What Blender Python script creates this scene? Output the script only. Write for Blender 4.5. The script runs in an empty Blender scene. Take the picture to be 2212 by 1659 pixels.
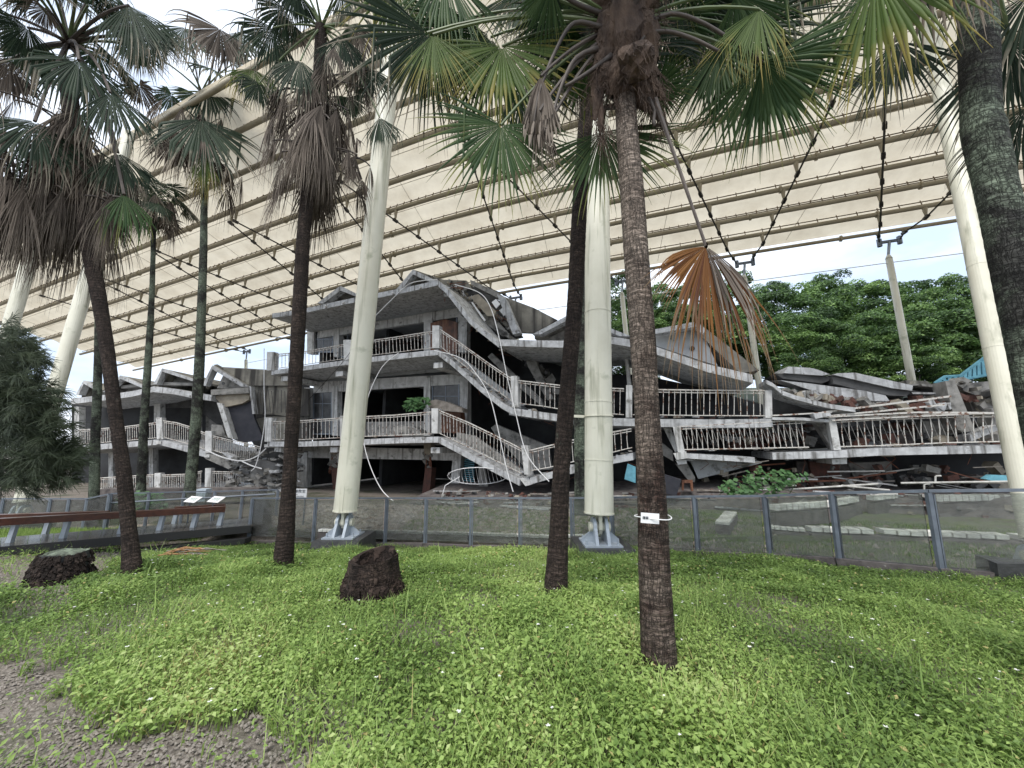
import bpy, math, random
import numpy as np
from mathutils import Vector, Matrix, noise
scene = bpy.context.scene
R = math.radians
random.seed(7); RNG = np.random.default_rng(11)
# ---------------------------------------------------------------- camera
FPX = 831.0; PITCH = R(9); CXP, CYP = 1106.0, 829.5; EYE = 1.6
cam_d = bpy.data.cameras.new('camera'); cam = bpy.data.objects.new('camera', cam_d)
scene.collection.objects.link(cam); scene.camera = cam
cam.location = (0, 0, EYE); cam.rotation_euler = (R(90)+PITCH, 0, 0)
cam_d.sensor_width = 36; cam_d.lens = 36*FPX/2212; cam_d.clip_end = 2000; cam_d.clip_start = .05
# ---------------------------------------------------------------- sky and sun (overcast)
world = bpy.data.worlds.new('World'); scene.world = world; world.use_nodes = True
wn, wl = world.node_tree.nodes, world.node_tree.links
wn.clear()
sky = wn.new('ShaderNodeTexSky'); sky.sky_type = 'NISHITA'; sky.sun_disc = False
SUN_EL, SUN_AZ = R(58), R(200)
sky.sun_elevation = SUN_EL; sky.sun_rotation = SUN_AZ; sky.air_density = 1.2; sky.dust_density = 3
tc = wn.new('ShaderNodeTexCoord'); mp = wn.new('ShaderNodeMapping'); mp.inputs['Scale'].default_value = (1.2, 1.2, 3.2)
nz = wn.new('ShaderNodeTexNoise'); nz.inputs['Scale'].default_value = 2.1; nz.inputs['Detail'].default_value = 7; nz.inputs['Roughness'].default_value = .55
rp = wn.new('ShaderNodeValToRGB'); rp.color_ramp.elements[0].position = .36; rp.color_ramp.elements[0].color = (4.7, 5.7, 7.3, 1)
rp.color_ramp.elements[1].position = .62; rp.color_ramp.elements[1].color = (8.3, 8.7, 9.3, 1)
mx = wn.new('ShaderNodeMixRGB'); mx.inputs['Fac'].default_value = .86
bg = wn.new('ShaderNodeBackground'); bg.inputs['Strength'].default_value = .095
wo = wn.new('ShaderNodeOutputWorld')
wl.new(tc.outputs['Generated'], mp.inputs[0]); wl.new(mp.outputs[0], nz.inputs['Vector']); wl.new(nz.outputs['Fac'], rp.inputs[0])
wl.new(sky.outputs[0], mx.inputs[1]); wl.new(rp.outputs[0], mx.inputs[2]); wl.new(mx.outputs[0], bg.inputs[0]); wl.new(bg.outputs[0], wo.inputs[0])
sd = bpy.data.lights.new('sun', 'SUN'); sd.energy = 1.5; sd.angle = R(25); sd.color = (1, .96, .9)
so_ = bpy.data.objects.new('sun', sd); scene.collection.objects.link(so_); so_.location = (0, 0, 40)
so_.rotation_euler = (R(90)-SUN_EL, 0, R(180)-SUN_AZ)
scene.view_settings.view_transform = 'Standard'; scene.view_settings.look = 'None'
scene.view_settings.gamma = 1; scene.view_settings.exposure = 1.0; scene.view_settings.use_curve_mapping = False
scene.cycles.max_bounces = 5; scene.cycles.diffuse_bounces = 2; scene.cycles.glossy_bounces = 2; scene.cycles.transparent_max_bounces = 12
# ---------------------------------------------------------------- geometry from the plan of the place
def ray(px, py):
    dx, dy = px-CXP, CYP-py
    return Vector((dx, FPX*math.cos(PITCH)-dy*math.sin(PITCH), FPX*math.sin(PITCH)+dy*math.cos(PITCH)))
def at(px, py, Y):
    r = ray(px, py); t = Y/r.y
    return Vector((r.x*t, Y, EYE+r.z*t))
def depth(P):
    return P.y*math.cos(PITCH)+(P.z-EYE)*math.sin(PITCH)
class Plane:                                   # a vertical facade plane with offset o behind it
    def __init__(s, K, C):
        s.K, s.C = K, C; s.c = 1/math.sqrt(1+K*K)
        s.n = Vector((K*s.c, s.c, 0)); s.t = Vector((s.c, -K*s.c, 0))
    def p(s, px, py, o=0):
        r = ray(px, py); t = (s.C+o/s.c)/(r.y+s.K*r.x)
        return Vector((r.x*t, r.y*t, EYE+r.z*t))
    def S(s, a, o, z):
        return Vector((0, s.C, 0))+s.t*a+s.n*o+Vector((0, 0, z))
FA = Plane(.393, 14.74)
NO = Plane(0.0, 20.3)
def lerp(a, b, t): return a+(b-a)*t
def sstep(a, b, x):
    t = min(1, max(0, (x-a)/(b-a))); return t*t*(3-2*t)
# glass fence line  (X, Y)
FENCE = []
for px, top in [(545,1078),(616,1078),(682,1078),(757,1078),(835,1078),(920,1078),(1017,1078),(1122,1078),(1233,1078),(1318,1077),(1392,1076),(1498,1075),(1650,1074),(1795,1068),(2005,1064),(2240,1062),(2600,1062)]:
    Yf = np.interp(px, [545,682,835,920,1017,1122,1233,1318,1392,1498,1650,1795,2005,2240,2600],
                   [10.5,10.1,9.65,9.35,9.05,8.75,8.4,8.1,7.8,7.3,6.65,5.85,5.15,4.75,4.3])
    FENCE.append((at(px, top, Yf), px))
fx = [p.x for p, _ in FENCE]; fy = [p.y for p, _ in FENCE]
def fence_y(x): return float(np.interp(x, [-60, -12.6, -7.2]+fx[1:]+[14], [14, 12.8, 10.5]+fy[1:]+[3.8]))
def encl(x): return float(np.interp(x, [-20, -7, 1, 4, 8, 14], [-.75, -.68, -.6, -.32, -.25, -.25]))
def gout(x, y):
    z = -.18*max(0, y-4.9) if y > 5.3 else -.18*.4*sstep(4.3, 5.3, y)
    return max(-.95, z)+.16*math.exp(-((x-1.0)/2.4)**2-((y-3.1)/1.25)**2)
def ground(x, y):
    b = noise.noise(Vector((x*.7, y*.7, 3)))*.04+noise.noise(Vector((x*2.3, y*2.3, 9)))*.015
    d = y-fence_y(x)
    return lerp(gout(x, y)+b, encl(x)+b*.5, sstep(0.03, .16, d))
def gp(px, py):                                # where a line of sight meets the ground
    r = ray(px, py); Y = 3.0
    for _ in range(60):
        z = gout(r.x/r.y*Y, Y); Yn = (z-EYE)/r.z*r.y; Y = .5*Y+.5*Yn
    return Vector((r.x/r.y*Y, Y, gout(r.x/r.y*Y, Y)))
# ---------------------------------------------------------------- mesh builder
ORG = {}
class MB:
    def __init__(s): s.v, s.f, s.uv = [], [], {}
    def prism(s, poly, ext):
        n = len(poly); b = len(s.v); s.v += [Vector(p) for p in poly]+[Vector(p)+ext for p in poly]
        s.f.append(tuple(b+i for i in range(n))); s.f.append(tuple(b+n+i for i in reversed(range(n))))
        for i in range(n):
            j = (i+1) % n; s.f.append((b+i, b+n+i, b+n+j, b+j))
        return s
    def box(s, c, sz, rot=None):
        c = Vector(c); b = len(s.v)
        for x in (-.5, .5):
            for y in (-.5, .5):
                for z in (-.5, .5):
                    d = Vector((x*sz[0], y*sz[1], z*sz[2]))
                    if rot: d = rot @ d
                    s.v.append(c+d)
        for q in ((0,1,3,2),(4,6,7,5),(0,4,5,1),(2,3,7,6),(0,2,6,4),(1,5,7,3)): s.f.append(tuple(b+i for i in q))
        return s
    def chunk(s, c, sz, rot=None, jit=.18, rnd=random):
        b = len(s.v); s.box(c, sz, rot)
        for i in range(b, b+8):
            s.v[i] = s.v[i]+Vector([(rnd.random()-.5)*2*jit*q for q in sz])
        return s
    def bar(s, a, b_, w, h=None, up=Vector((0, 0, 1))):
        a, b_ = Vector(a), Vector(b_); h = h or w; d = (b_-a)
        if d.length < 1e-6: return s
        L = d.length; d.normalize()
        x = d.cross(up)
        if x.length < 1e-3: x = d.cross(Vector((1, 0, 0)))
        x.normalize(); y = x.cross(d)
        m = Matrix((x, d, y)).transposed()
        return s.box((a+b_)/2, (w, L, h), m)
    def tube(s, pts, rad, n=8, cap=True, uvs=False, wob=None):
        pts = [Vector(p) for p in pts]; N = len(pts)
        rad = rad if hasattr(rad, '__len__') else [rad]*N
        b = len(s.v); up = Vector((0, 0, 1)); prev = None; L = 0
        for i in range(N):
            d = pts[min(i+1, N-1)]-pts[max(i-1, 0)]; d.normalize()
            if prev is None:
                x = d.cross(Vector((0, 1, 0)) if abs(d.y) < .9 else Vector((1, 0, 0)))
            else: x = prev-d*prev.dot(d)
            x.normalize(); prev = x; y = d.cross(x)
            if i: L += (pts[i]-pts[i-1]).length
            for k in range(n):
                a = 2*math.pi*k/n; r = rad[i]*(1+(wob(L, a) if wob else 0))
                s.v.append(pts[i]+x*math.cos(a)*r+y*math.sin(a)*r)
        ds = [0]
        for i in range(1, N): ds.append(ds[-1]+(pts[i]-pts[i-1]).length)
        for i in range(N-1):
            for k in range(n):
                k2 = (k+1) % n
                if uvs: s.uv[len(s.f)] = [(k/n, ds[i]), ((k+1)/n, ds[i]), ((k+1)/n, ds[i+1]), (k/n, ds[i+1])]
                s.f.append((b+i*n+k, b+i*n+k2, b+(i+1)*n+k2, b+(i+1)*n+k))
        if cap:
            s.f.append(tuple(b+k for k in reversed(range(n)))); s.f.append(tuple(b+(N-1)*n+k for k in range(n)))
        return s
    def sweep(s, line, back, drop):             # rectangular section swept along a line: front top edge, depth vector, downward vector
        b = len(s.v); n = len(line)
        for p in line:
            p = Vector(p); s.v += [p, p+back, p+back+drop, p+drop]
        for i in range(n-1):
            for k in range(4):
                k2 = (k+1) % 4; s.f.append((b+4*i+k, b+4*i+k2, b+4*i+4+k2, b+4*i+4+k))
        s.f.append((b, b+3, b+2, b+1)); e = b+4*(n-1); s.f.append((e, e+1, e+2, e+3))
        return s
    def build(s, name, mat, parent=None, smooth=False, **props):
        me = bpy.data.meshes.new(name); org = ORG[parent.name] if parent else Vector((0, 0, 0))
        if parent is None and props.get('kind') != 'structure' and s.v:
            lo = min(v.z for v in s.v); c = sum(s.v, Vector())/len(s.v); org = Vector((c.x, c.y, lo))
        me.from_pydata([tuple(v-org) for v in s.v], [], s.f)
        if s.uv:
            ul = me.uv_layers.new(name='UVMap')
            for fi, co in s.uv.items():
                ls = me.polygons[fi].loop_start
                for k, c in enumerate(co): ul.data[ls+k].uv = c
        if isinstance(mat, (list, tuple)):
            for m in mat: me.materials.append(m)
        else: me.materials.append(mat)
        if smooth: me.polygons.foreach_set('use_smooth', [True]*len(me.polygons))
        me.validate()
        o = bpy.data.objects.new(name, me); scene.collection.objects.link(o)
        if parent: o.parent = parent
        else: o.location = org
        ORG[o.name] = org
        for k, v in props.items(): o[k] = v
        return o
def np_mesh(name, V, Fc, mat, parent=None, UV=None, smooth=False, col=None, **props):
    """V (n,3), Fc (m,k) arrays, one face size"""
    org = ORG[parent.name] if parent else Vector((0, 0, 0))
    me = bpy.data.meshes.new(name); m, k = Fc.shape
    me.vertices.add(len(V)); me.vertices.foreach_set('co', (V-np.array(org)).astype(np.float32).ravel())
    me.loops.add(m*k); me.loops.foreach_set('vertex_index', Fc.astype(np.int32).ravel())
    me.polygons.add(m); me.polygons.foreach_set('loop_start', np.arange(0, m*k, k, dtype=np.int32))
    me.polygons.foreach_set('loop_total', np.full(m, k, dtype=np.int32))
    if UV is not None:
        ul = me.uv_layers.new(name='UVMap'); ul.data.foreach_set('uv', UV[Fc.ravel()].astype(np.float32).ravel())
    if col is not None:
        at_ = me.attributes.new('tint', 'FLOAT', 'POINT'); at_.data.foreach_set('value', col.astype(np.float32))
    if smooth: me.polygons.foreach_set('use_smooth', np.ones(m, dtype=bool))
    me.update(calc_edges=True); me.materials.append(mat)
    o = bpy.data.objects.new(name, me); scene.collection.objects.link(o)
    if parent: o.parent = parent
    ORG[o.name] = org
    for kk, v in props.items(): o[kk] = v
    return o
def thing(name, label, cat, loc, group=None):
    o = bpy.data.objects.new(name, None); scene.collection.objects.link(o); o.location = loc; o.empty_display_size = .2
    ORG[o.name] = Vector(loc); o['label'] = label; o['category'] = cat
    if group: o['group'] = group
    return o
# ---------------------------------------------------------------- materials 
def mat(name, col, rough=.8, col2=None, scale=3.0, detail=6, lo=.35, hi=.65, bump=0, bscale=None, metal=0, spec=.5,
        col3=None, s3=.6, lo3=.5, hi3=.7, transl=0, coord='Object', stretch=None, streak=None):
    m = bpy.data.materials.new(name); m.use_nodes = True; nt = m.node_tree; n, l = nt.nodes, nt.links
    b = n['Principled BSDF']; b.inputs['Roughness'].default_value = rough; b.inputs['Metallic'].default_value = metal
    b.inputs['Specular IOR Level'].default_value = spec
    b.inputs['Base Color'].default_value = (*col, 1)
    t = n.new('ShaderNodeTexCoord'); g = n.new('ShaderNodeNewGeometry')
    src = g.outputs['Position'] if coord == 'World' else t.outputs[coord]
    if stretch:
        mpn = n.new('ShaderNodeMapping'); mpn.inputs['Scale'].default_value = stretch; l.new(src, mpn.inputs[0]); src = mpn.outputs[0]
    def nzr(sc, a, c, det=detail):
        q = n.new('ShaderNodeTexNoise'); q.inputs['Scale'].default_value = sc; q.inputs['Detail'].default_value = det; q.inputs['Roughness'].default_value = .6
        l.new(src, q.inputs['Vector'])
        r = n.new('ShaderNodeMapRange'); r.inputs['From Min'].default_value = a; r.inputs['From Max'].default_value = c; l.new(q.outputs['Fac'], r.inputs['Value'])
        return r.outputs[0], q.outputs['Fac']
    out = None
    if col2:
        f, _ = nzr(scale, lo, hi); x = n.new('ShaderNodeMixRGB'); x.inputs[1].default_value = (*col, 1); x.inputs[2].default_value = (*col2, 1); l.new(f, x.inputs[0]); out = x.outputs[0]
    if col3:
        f, _ = nzr(s3, lo3, hi3, 4); x = n.new('ShaderNodeMixRGB'); x.inputs[2].default_value = (*col3, 1)
        if out: l.new(out, x.inputs[1])
        else: x.inputs[1].default_value = (*col, 1)
        l.new(f, x.inputs[0]); out = x.outputs[0]
    if streak:                                    # vertical weather streaks
        mpn = n.new('ShaderNodeMapping'); mpn.inputs['Scale'].default_value = (streak[1], streak[1], streak[1]*.06); l.new(g.outputs['Position'], mpn.inputs[0])
        q = n.new('ShaderNodeTexNoise'); q.inputs['Scale'].default_value = 1; q.inputs['Detail'].default_value = 5; l.new(mpn.outputs[0], q.inputs['Vector'])
        r = n.new('ShaderNodeMapRange'); r.inputs['From Min'].default_value = streak[2]; r.inputs['From Max'].default_value = streak[3]; l.new(q.outputs['Fac'], r.inputs['Value'])
        x = n.new('ShaderNodeMixRGB'); x.inputs[2].default_value = (*streak[0], 1)
        if out: l.new(out, x.inputs[1])
        else: x.inputs[1].default_value = (*col, 1)
        l.new(r.outputs[0], x.inputs[0]); out = x.outputs[0]
    if out: l.new(out, b.inputs['Base Color'])
    if bump:
        q = n.new('ShaderNodeTexNoise'); q.inputs['Scale'].default_value = bscale or scale*4; q.inputs['Detail'].default_value = 5; l.new(src, q.inputs['Vector'])
        bn = n.new('ShaderNodeBump'); bn.inputs['Strength'].default_value = bump; bn.inputs['Distance'].default_value = .02
        l.new(q.outputs['Fac'], bn.inputs['Height']); l.new(bn.outputs[0], b.inputs['Normal'])
    if transl:
        tr = n.new('ShaderNodeBsdfTranslucent'); ms = n.new('ShaderNodeMixShader'); ms.inputs[0].default_value = transl
        if out: l.new(out, tr.inputs[0])
        else: tr.inputs[0].default_value = (*col, 1)
        l.new(b.outputs[0], ms.inputs[1]); l.new(tr.outputs[0], ms.inputs[2]); l.new(ms.outputs[0], n['Material Output'].inputs[0])
    return m
M = {}
M['paint'] = mat('weathered_white_paint', (.68,.68,.67), .85, (.47,.47,.46), 3.2, bump=.25, bscale=18, coord='World', col3=(.20,.195,.18), s3=3.3, lo3=.58, hi3=.70, streak=((.15,.145,.13), 6, .54, .72))
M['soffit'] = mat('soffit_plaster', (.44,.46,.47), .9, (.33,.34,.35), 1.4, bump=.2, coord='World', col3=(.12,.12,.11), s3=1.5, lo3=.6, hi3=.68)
M['edge'] = mat('slab_edge_concrete', (.58,.59,.60), .85, (.36,.365,.37), 4.0, bump=.5, bscale=14, coord='World', col3=(.16,.155,.15), s3=3.5, lo3=.59, hi3=.70, streak=((.13,.125,.12), 8, .53, .70))
M['conc'] = mat('bare_concrete', (.34,.33,.31), .92, (.17,.165,.155), 3.5, bump=.7, bscale=10, coord='World', col3=(.09,.09,.085), s3=3.5, lo3=.55, hi3=.72)
M['concd'] = mat('dark_concrete', (.12,.12,.12), .95, (.05,.05,.05), 1.5, bump=.5, bscale=8, coord='World')  # dark concrete tone for debris, undersides and backings
M['wallin'] = mat('inner_wall', (.050,.053,.056), .9, (.025,.025,.027), 1.0, coord='World')  # near-black: the shade of the unlit rooms is put into the colour
M['roofc'] = mat('roof_screed', (.36,.34,.29), .93, (.17,.16,.14), 1.2, bump=.5, bscale=9, coord='World', streak=((.07,.065,.06), 2.2, .5, .62))
M['rust'] = mat('peeling_rail_paint', (.60,.58,.54), .6, (.19,.10,.065), 9, lo=.52, hi=.62, coord='World', bump=.3, bscale=60)
M['rusty'] = mat('rusty_iron', (.23,.09,.05), .8, (.10,.04,.03), 8, coord='World')
M['cream'] = mat('cream_mast_paint', (.74,.72,.60), .42, (.66,.64,.52), 1.6, coord='World', bump=.04, bscale=40, col3=(.34,.36,.24), s3=2.2, lo3=.60, hi3=.80, streak=((.30,.30,.21), 8, .54, .76))
M['cast'] = mat('grey_cast_steel', (.42,.47,.52), .45, (.32,.36,.41), 5, coord='World', metal=.1)
M['footing'] = mat('black_wet_footing', (.03,.03,.032), .5, (.06,.06,.06), 5, bump=.4, coord='World')
M['pipe'] = mat('beige_roof_pipe', (.37,.325,.23), .5, (.31,.27,.19), 1.5, coord='World')
M['bronze'] = mat('bronze_track', (.15,.10,.055), .55, (.10,.065,.035), 2, coord='World')
M['cable'] = mat('dark_cable', (.03,.028,.027), .5)
M['fencem'] = mat('fence_grey_steel', (.20,.23,.27), .45, (.14,.16,.19), 6, coord='World', metal=.3)
M['timber'] = mat('red_brown_timber', (.10,.035,.02), .35, (.05,.018,.012), 3, coord='World', stretch=(1, 6, 6))
M['deck'] = mat('wet_boardwalk', (.11,.11,.105), .22, (.06,.06,.058), 1.8, coord='World', bump=.2)
M['deckedge'] = mat('deck_edge_black', (.03,.03,.03), .6)
M['white'] = mat('white_board', (.8,.8,.8), .5); M['pipew'] = mat('grimy_white_pipe', (.62,.61,.58), .6, (.36,.35,.33), 7, coord='World')
M['black'] = mat('black_ink', (.03,.04,.05), .6)
M['brickr'] = mat('red_brick_rubble', (.15,.065,.05), .95, (.08,.05,.042), 7, bump=.6, coord='World')
M['tile'] = mat('white_edge_tile', (.82,.81,.77), .6, (.62,.61,.56), 4, coord='World')
M['blue'] = mat('blue_paint_metal', (.16,.42,.52), .5, (.10,.28,.36), 6, coord='World')
M['board'] = mat('blackboard_slate', (.022,.024,.034), .7, (.04,.04,.05), 3, coord='World')
M['wood'] = mat('old_varnished_wood', (.20,.08,.04), .5, (.07,.03,.02), 2.5, coord='World', streak=((.3,.16,.1), 6, .55, .75))
M['steel'] = mat('stainless_tank', (.6,.62,.64), .25, metal=.9)
M['dark'] = mat('dark_window_glass', (.02,.022,.024), .22, (.06,.06,.06), 4, coord='World')
M['plaster'] = mat('cream_plaster', (.38,.34,.27), .9, (.25,.22,.18), 3, coord='World')
M['stone'] = mat('dark_stone_facing', (.17,.15,.14), .9, (.07,.06,.06), 5, bump=.6, coord='World')
M['needle'] = mat('casuarina_needles', (.03,.045,.025), .7, (.075,.10,.055), 3, coord='World', transl=.2)
M['vine'] = mat('vine_leaf', (.055,.14,.05), .6, (.11,.22,.08), 4, coord='World', transl=.3)
M['wood2'] = mat('timber_scrap', (.30,.27,.24), .9, (.16,.14,.12), 5, coord='World')
def membrane():
    m = bpy.data.materials.new('tensile_membrane'); m.use_nodes = True; n, l = m.node_tree.nodes, m.node_tree.links
    n.remove(n['Principled BSDF']); d = n.new('ShaderNodeBsdfDiffuse'); t = n.new('ShaderNodeBsdfTranslucent'); a = n.new('ShaderNodeMixShader'); a.inputs[0].default_value = .5
    g = n.new('ShaderNodeNewGeometry'); q = n.new('ShaderNodeTexNoise'); q.inputs['Scale'].default_value = .55; q.inputs['Detail'].default_value = 9; q.inputs['Roughness'].default_value = .68; l.new(g.outputs['Position'], q.inputs['Vector'])
    r = n.new('ShaderNodeValToRGB'); r.color_ramp.elements[0].position = .32; r.color_ramp.elements[0].color = (.62,.545,.415,1); r.color_ramp.elements[1].position = .62; r.color_ramp.elements[1].color = (.80,.725,.575,1)
    l.new(q.outputs['Fac'], r.inputs[0]); l.new(r.outputs[0], d.inputs[0]); l.new(r.outputs[0], t.inputs[0]); l.new(d.outputs[0], a.inputs[1]); l.new(t.outputs[0], a.inputs[2]); l.new(a.outputs[0], n['Material Output'].inputs[0])
    return m
M['membrane'] = membrane()
def glassm(name, tint, dirt, tr, gl):
    m = bpy.data.materials.new(name); m.use_nodes = True; n, l = m.node_tree.nodes, m.node_tree.links
    n.remove(n['Principled BSDF'])
    d = n.new('ShaderNodeBsdfDiffuse'); t = n.new('ShaderNodeBsdfTransparent'); t.inputs[0].default_value = (*tint, 1); gg = n.new('ShaderNodeBsdfGlossy'); gg.inputs['Roughness'].default_value = .12
    g = n.new('ShaderNodeNewGeometry'); mpn = n.new('ShaderNodeMapping'); mpn.inputs['Scale'].default_value = (2.2, 2.2, 9); l.new(g.outputs['Position'], mpn.inputs[0])
    q = n.new('ShaderNodeTexNoise'); q.inputs['Scale'].default_value = 1.6; q.inputs['Detail'].default_value = 8; q.inputs['Roughness'].default_value = .75; l.new(mpn.outputs[0], q.inputs['Vector'])
    r = n.new('ShaderNodeMapRange'); r.inputs['From Min'].default_value = .3; r.inputs['From Max'].default_value = .7; r.inputs['To Min'].default_value = tr-.22; r.inputs['To Max'].default_value = tr+.24; l.new(q.outputs['Fac'], r.inputs['Value'])
    d.inputs[0].default_value = (*dirt, 1)
    a = n.new('ShaderNodeMixShader'); l.new(r.outputs[0], a.inputs[0]); l.new(d.outputs[0], a.inputs[1]); l.new(t.outputs[0], a.inputs[2])
    f = n.new('ShaderNodeFresnel'); f.inputs[0].default_value = 1.45; mm = n.new('ShaderNodeMath'); mm.operation = 'MULTIPLY'; mm.inputs[1].default_value = gl; l.new(f.outputs[0], mm.inputs[0])
    b = n.new('ShaderNodeMixShader'); l.new(mm.outputs[0], b.inputs[0]); l.new(a.outputs[0], b.inputs[1]); l.new(gg.outputs[0], b.inputs[2]); l.new(b.outputs[0], n['Material Output'].inputs[0])
    return m
M['glass'] = glassm('dirty_fence_glass', (.86,.9,.88), (.27,.27,.26), .72, 1.0)
def bark(name, dark, light, moss=None, mossr=(.5, .6), fiss=26, rings=9, grid=.8, zfade=None):
    m = bpy.data.materials.new(name); m.use_nodes = True; n, l = m.node_tree.nodes, m.node_tree.links; b = n['Principled BSDF']; b.inputs['Roughness'].default_value = .85; b.inputs['Specular IOR Level'].default_value = .25
    uv = n.new('ShaderNodeUVMap'); g = n.new('ShaderNodeNewGeometry')
    dn = n.new('ShaderNodeTexNoise'); dn.inputs['Scale'].default_value = 7; dn.inputs['Detail'].default_value = 4; l.new(g.outputs['Position'], dn.inputs['Vector'])
    add = n.new('ShaderNodeVectorMath'); add.operation = 'MULTIPLY_ADD'; add.inputs[1].default_value = (.06, .08, 0); l.new(dn.outputs['Color'], add.inputs[0]); l.new(uv.outputs[0], add.inputs[2])
    def lines(sx, sy, a, c, sc=1):
        mpn = n.new('ShaderNodeMapping'); mpn.inputs['Scale'].default_value = (sx, sy, 1); l.new(add.outputs[0], mpn.inputs[0])
        q = n.new('ShaderNodeTexNoise'); q.noise_dimensions = '2D'; q.inputs['Scale'].default_value = sc; q.inputs['Detail'].default_value = 3; q.inputs['Roughness'].default_value = .6; l.new(mpn.outputs[0], q.inputs['Vector'])
        e = n.new('ShaderNodeMath'); e.operation = 'SUBTRACT'; e.inputs[1].default_value = .5; l.new(q.outputs['Fac'], e.inputs[0])
        f = n.new('ShaderNodeMath'); f.operation = 'ABSOLUTE'; l.new(e.outputs[0], f.inputs[0])
        r = n.new('ShaderNodeMapRange'); r.inputs['From Min'].default_value = a; r.inputs['From Max'].default_value = c; l.new(f.outputs[0], r.inputs['Value']); return r.outputs[0]
    ln1 = lines(fiss*1.5, 6, .0, .055); ln2 = lines(5, rings*5.5, .0, .06)
    cr = n.new('ShaderNodeMath'); cr.operation = 'MULTIPLY'; l.new(ln1, cr.inputs[0]); l.new(ln2, cr.inputs[1])
    wv = n.new('ShaderNodeTexWave'); wv.wave_type = 'BANDS'; wv.bands_direction = 'Y'; wv.inputs['Scale'].default_value = rings*.55; wv.inputs['Distortion'].default_value = 2.5; wv.inputs['Detail'].default_value = 3; l.new(uv.outputs[0], wv.inputs['Vector'])
    n2 = n.new('ShaderNodeTexNoise'); n2.inputs['Scale'].default_value = 3.2; n2.inputs['Detail'].default_value = 8; n2.inputs['Roughness'].default_value = .7; l.new(g.outputs['Position'], n2.inputs['Vector'])
    r2 = n.new('ShaderNodeMapRange'); r2.inputs['From Min'].default_value = .38; r2.inputs['From Max'].default_value = .72; l.new(n2.outputs['Fac'], r2.inputs['Value'])
    fac = r2.outputs[0]
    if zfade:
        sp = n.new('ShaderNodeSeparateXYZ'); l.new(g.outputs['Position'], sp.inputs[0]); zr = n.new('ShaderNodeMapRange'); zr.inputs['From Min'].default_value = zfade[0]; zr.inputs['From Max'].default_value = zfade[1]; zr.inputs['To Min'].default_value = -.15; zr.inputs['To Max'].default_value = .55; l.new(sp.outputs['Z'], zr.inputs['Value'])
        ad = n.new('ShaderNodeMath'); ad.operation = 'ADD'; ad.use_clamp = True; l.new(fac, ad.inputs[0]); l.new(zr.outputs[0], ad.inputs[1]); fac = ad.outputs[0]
    x = n.new('ShaderNodeMixRGB'); x.inputs[1].default_value = (*dark, 1); x.inputs[2].default_value = (*light, 1); l.new(fac, x.inputs[0]); out = x.outputs[0]
    if moss:
        n3 = n.new('ShaderNodeTexNoise'); n3.inputs['Scale'].default_value = 1.5; n3.inputs['Detail'].default_value = 9; n3.inputs['Roughness'].default_value = .75; l.new(g.outputs['Position'], n3.inputs['Vector'])
        r3 = n.new('ShaderNodeMapRange'); r3.inputs['From Min'].default_value = mossr[0]; r3.inputs['From Max'].default_value = mossr[1]; l.new(n3.outputs['Fac'], r3.inputs['Value'])
        y = n.new('ShaderNodeMixRGB'); y.inputs[2].default_value = (*moss, 1); l.new(out, y.inputs[1]); l.new(r3.outputs[0], y.inputs[0]); out = y.outputs[0]
    z = n.new('ShaderNodeMixRGB'); z.blend_type = 'MULTIPLY'; z.inputs[0].default_value = .75; l.new(out, z.inputs[1]); l.new(cr.outputs[0], z.inputs[2]); l.new(z.outputs[0], b.inputs['Base Color'])
    hm = n.new('ShaderNodeMath'); hm.operation = 'MULTIPLY_ADD'; hm.inputs[1].default_value = .5; l.new(wv.outputs['Fac'], hm.inputs[0]); l.new(cr.outputs[0], hm.inputs[2])
    bn = n.new('ShaderNodeBump'); bn.inputs['Strength'].default_value = .9; bn.inputs['Distance'].default_value = .012; l.new(hm.outputs[0], bn.inputs['Height']); l.new(bn.outputs[0], b.inputs['Normal'])
    return m
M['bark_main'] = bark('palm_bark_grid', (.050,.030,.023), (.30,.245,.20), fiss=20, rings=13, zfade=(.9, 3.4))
M['bark_dark'] = bark('palm_bark_dark', (.034,.024,.020), (.085,.062,.050), moss=(.16,.19,.15), mossr=(.64, .72), fiss=22, rings=12)
M['bark_moss'] = bark('palm_bark_mossy', (.028,.028,.026), (.07,.07,.062), moss=(.19,.23,.17), mossr=(.44, .56), fiss=18, rings=9)
M['bark_stump'] = bark('stump_bark', (.032,.022,.018), (.10,.07,.055), fiss=24, rings=6)
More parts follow.
